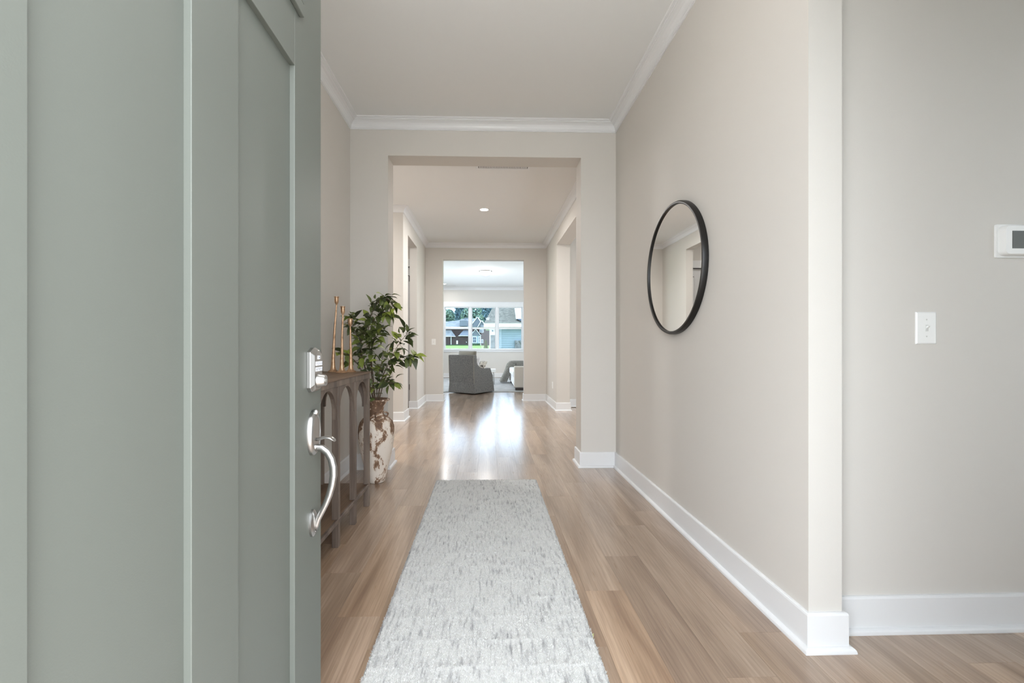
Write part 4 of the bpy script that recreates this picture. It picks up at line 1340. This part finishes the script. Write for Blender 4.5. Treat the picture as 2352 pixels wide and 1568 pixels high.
# right bay with gable and windows
fb('bay_wall', -3.6, -1.6, -3.2, 0, 1.45, 3.3, 'siding_blue')
fb('bay_base', -3.6, -1.6, -3.25, 0, 1.0, 1.55, 'hedge')
fgable('gable', [(-3.75, 3.3), (-2.66, 4.6), (-1.55, 3.25)], -3.3, -0.8, 'siding_grey')
rake(-3.8, 3.25, -2.66, 4.66, -3.6, 0.08); rake(-2.66, 4.66, -1.5, 3.2, -3.6, 0.1)
def fwin(x0, x1, z0, z1, y):
    w_ = B((hx(x0 - .08), hx(x1 + .08), y - 0.06, y, hz(z0 - .08), hz(z1 + .08))).build('window', 'white_far', far)
    for c_ in range(2):
        for r_ in range(2):
            xa = x0 + (x1 - x0) * c_ / 2 + .03; xb = x0 + (x1 - x0) * (c_ + 1) / 2 - .03
            za = z0 + (z1 - z0) * r_ / 2 + .03; zb_ = z0 + (z1 - z0) * (r_ + 1) / 2 - .03
            B((hx(xa), hx(xb), y - 0.1, y - 0.055, hz(za), hz(zb_))).build('pane', 'glass_far', w_)
fwin(-3.3, -2.55, 1.75, 3.0, -3.2)
fwin(-1.95, -1.65, 1.75, 3.0, -3.22)
fwin(-1.45, -1.05, 1.7, 2.4, -0.82)
fwin(-1.75, -1.0, 4.1, 4.7, -0.82)
fb('porch_post', -1.62, -1.5, -3.3, -3.1, 1.09, 3.3, 'white_far')
fb('foundation_planting', -9.9, -4.3, -2.4, -1.95, 1.05, 1.28, 'hedge')

nb = empty('neighbour_house', (0, 40, 0), 0, 'neighbouring pale blue sided house with tan shingle roof at right of the window', 'house')
B((0.66, 12, 0.5, 9, -0.1, 2.9)).build('siding_wall', 'siding_blue', nb)
for k in range(14):
    B((0.66, 12, 0.47, 0.5, 0.10 + k * 0.2, 0.115 + k * 0.2)).build('siding_board_edge', 'siding_blue', nb)
B((0.26, 0.67, 0.1, 0.6, -0.1, 2.03)).build('stone_pier', 'stone', nb, bevel=0.02)
B((0.24, 0.69, 0.06, 0.6, 2.03, 2.08)).build('pier_cap', 'white_far', nb)
B((0.28, 0.66, 0.12, 0.6, 2.08, 2.8)).build('pier_top', 'white_far', nb)
B((0.40, 0.52, 0.05, 0.12, 2.36, 2.5)).build('porch_lamp', 'glass_far', nb)
B((0.175, 0.26, 0.1, 0.3, -0.1, 2.8)).build('porch_post', 'white_far', nb)
B((2.53, 12, 0.2, 0.5, -0.1, 1.55)).build('stone_wainscot', 'stone', nb)
B((-0.35, 12.3, -0.25, 0.2, 2.75, 3.13)).build('fascia', 'white_far', nb)
B((-0.2, 12.2, 0.15, 9.3, 2.76, 2.80)).build('soffit', 'white_far', nb)
MB().add([(-0.32, -0.3, 3.13), (12.4, -0.3, 3.13), (12.4, 9.5, 3.13), (-0.32, 9.5, 3.13), (0.87, 4.6, 5.6), (11.2, 4.6, 5.6)],
         [(0, 1, 5, 4), (1, 2, 5), (2, 3, 4, 5), (3, 0, 4), (3, 2, 1, 0)]).build('roof', 'roof_tan', nb)
B((2.64, 7, 0.0, 4, 3.5, 5.3)).build('upper_wall', 'white_far', nb)
MB().prism([(2.66, 3.52), (3.3, 3.2), (3.3, 3.52)], -0.05, 0.4, 'Y').build('roof_return', 'glass_far', nb)

def foliage_mesh(name, rx, ry, rz, n, size, m, seed):
    r = np.random.default_rng(seed)
    # lumpy crown: leaves on the skins of several overlapping lobes
    lob = []
    for k in range(11):
        d = r.normal(size=3); d /= np.linalg.norm(d)
        lob.append((d * np.array([rx, ry, rz]) * r.uniform(.25, .62), r.uniform(.36, .55)))
    L_ = []
    for i in range(n):
        c_, s_ = lob[r.integers(len(lob))]
        d = r.normal(size=3); d /= np.linalg.norm(d)
        L_.append(c_ + d * np.array([rx, ry, rz]) * s_ * r.uniform(.75, 1.05))
    P_ = np.array(L_)
    u = r.normal(size=(n, 3)); u /= np.linalg.norm(u, axis=1)[:, None]
    w = np.cross(u, r.normal(size=(n, 3))); w /= np.linalg.norm(w, axis=1)[:, None]
    s = (size * r.uniform(.6, 1.3, n))[:, None]
    V = np.stack([P_ - u * s, P_ + w * s * .6, P_ + u * s, P_ - w * s * .6], 1).reshape(-1, 3)
    me = bpy.data.meshes.new(name)
    me.from_pydata([tuple(map(float, p)) for p in V], [], [(4 * i, 4 * i + 1, 4 * i + 2, 4 * i + 3) for i in range(n)])
    me.materials.append(M[m])
    return me
crowns = [foliage_mesh('crown', 5.2, 4.5, 6.6, 5200, 0.5, 'crown1', 1), foliage_mesh('crown', 4.8, 4.5, 7.0, 5200, 0.5, 'crown2', 2), foliage_mesh('crown', 5.5, 4.5, 6.2, 5200, 0.5, 'crown1', 3)]
trunk_me = None
spots = [(-26.5, 158, 0), (-16, 160, 2), (-5.3, 157, 0), (5.3, 160, 1), (16, 158, 2), (-21.5, 172, 1), (-10.8, 173, 1), (0.2, 172, 1), (11, 174, 0)]
front_w = ['first', 'second', 'third', 'fourth', 'fifth', 'sixth', 'seventh', 'eighth']
for i, (x, y, c_) in enumerate(spots):
    if i < 5:
        lab = '%s tree from the left in the nearer row of woods behind the brick house' % front_w[i]
    else:
        lab = '%s tree from the left in the farther row of woods behind the brick house' % front_w[i - 5]
    t = empty('woodland_tree', (x, y, 1.3), 0, lab, 'tree', 'woods behind the brick house')
    o = bpy.data.objects.new('crown', crowns[c_]); C.objects.link(o); o.parent = t
    o.location = (0, 0, 8.6 + (2.0 if i >= 5 else 0)); o.rotation_euler = (0, 0, i * 1.3)
    if trunk_me is None:
        tr = MB().tube([(0, 0, -0.3), (0.1, 0, 4), (-0.1, 0.1, 9)], [0.35, 0.27, 0.15], 8).build('trunk', 'trunk', t)
        trunk_me = tr.data
    else:
        o = bpy.data.objects.new('trunk', trunk_me); C.objects.link(o); o.parent = t

cb = empty('conifer_shrub', (-0.18, 46, 0.16), 0, 'small yellow-green conical shrub beside the neighbouring house', 'shrub')
r = np.random.default_rng(9)
v, f = [], []
for i in range(1500):
    hh = r.uniform(0.05, 1.45); rad = 0.36 * (1 - hh / 1.5) ** .8 * r.uniform(.75, 1.05); a = r.uniform(0, 2 * PI)
    p = Vector((rad * math.cos(a), rad * math.sin(a), hh)); d = Vector((math.cos(a), math.sin(a), 0.9)).normalized() * 0.075
    s = Vector((-math.sin(a), math.cos(a), 0)) * 0.025
    n0 = len(v); v += [tuple(p - s), tuple(p + s), tuple(p + d)]; f.append((n0, n0 + 1, n0 + 2))
MB().add(v, f).build('foliage', 'conifer', cb)
MB().tube([(0, 0, 0), (0, 0, 1.3)], [0.03, 0.01], 6).build('stem', 'trunk', cb)

sap = empty('sapling', (1.55, 18.0, -0.12), 0, 'thin sapling with a few dark leaves outside the right window pane', 'plant')
MB().tube([(0, 0, 0), (-0.02, 0, 0.8), (-0.16, 0, 1.2), (-0.24, 0, 1.36)], [0.012, 0.009, 0.005, 0.003], 6).build('stem', 'bark', sap, smooth=True)
for k, (x, z, a) in enumerate([(-.22, 1.33, .5), (-.25, 1.37, 1.2), (-.20, 1.29, -.3), (-.17, 1.26, .9), (-.15, 1.22, -.6), (-.14, 1.20, .2), (-.36, 1.28, 1.5), (-.17, 1.06, .4)]):
    MB().add([(x - .035, 0, z), (x, 0.004, z + .016), (x + .035, 0, z + .004), (x, -0.004, z - .016)], [(0, 1, 3), (1, 2, 3)]).build('leaf', 'sapling', sap)

scrap = MB().add([(0, 0, 0.001), (0.006, 0.012, 0.006), (0.010, 0.030, 0.004), (0.004, 0.028, 0.003), (-0.002, 0.012, 0.002)], [(0, 1, 4), (1, 2, 3, 4)]).build('leaf_scrap', mat('yellow_green_leaf', rgb(190, 192, 130), 0.7), None, loc=(0.386, 1.585, 0.002))
tag(scrap, 'tiny yellow-green leaf scrap on the floor at the right edge of the runner', 'leaf')
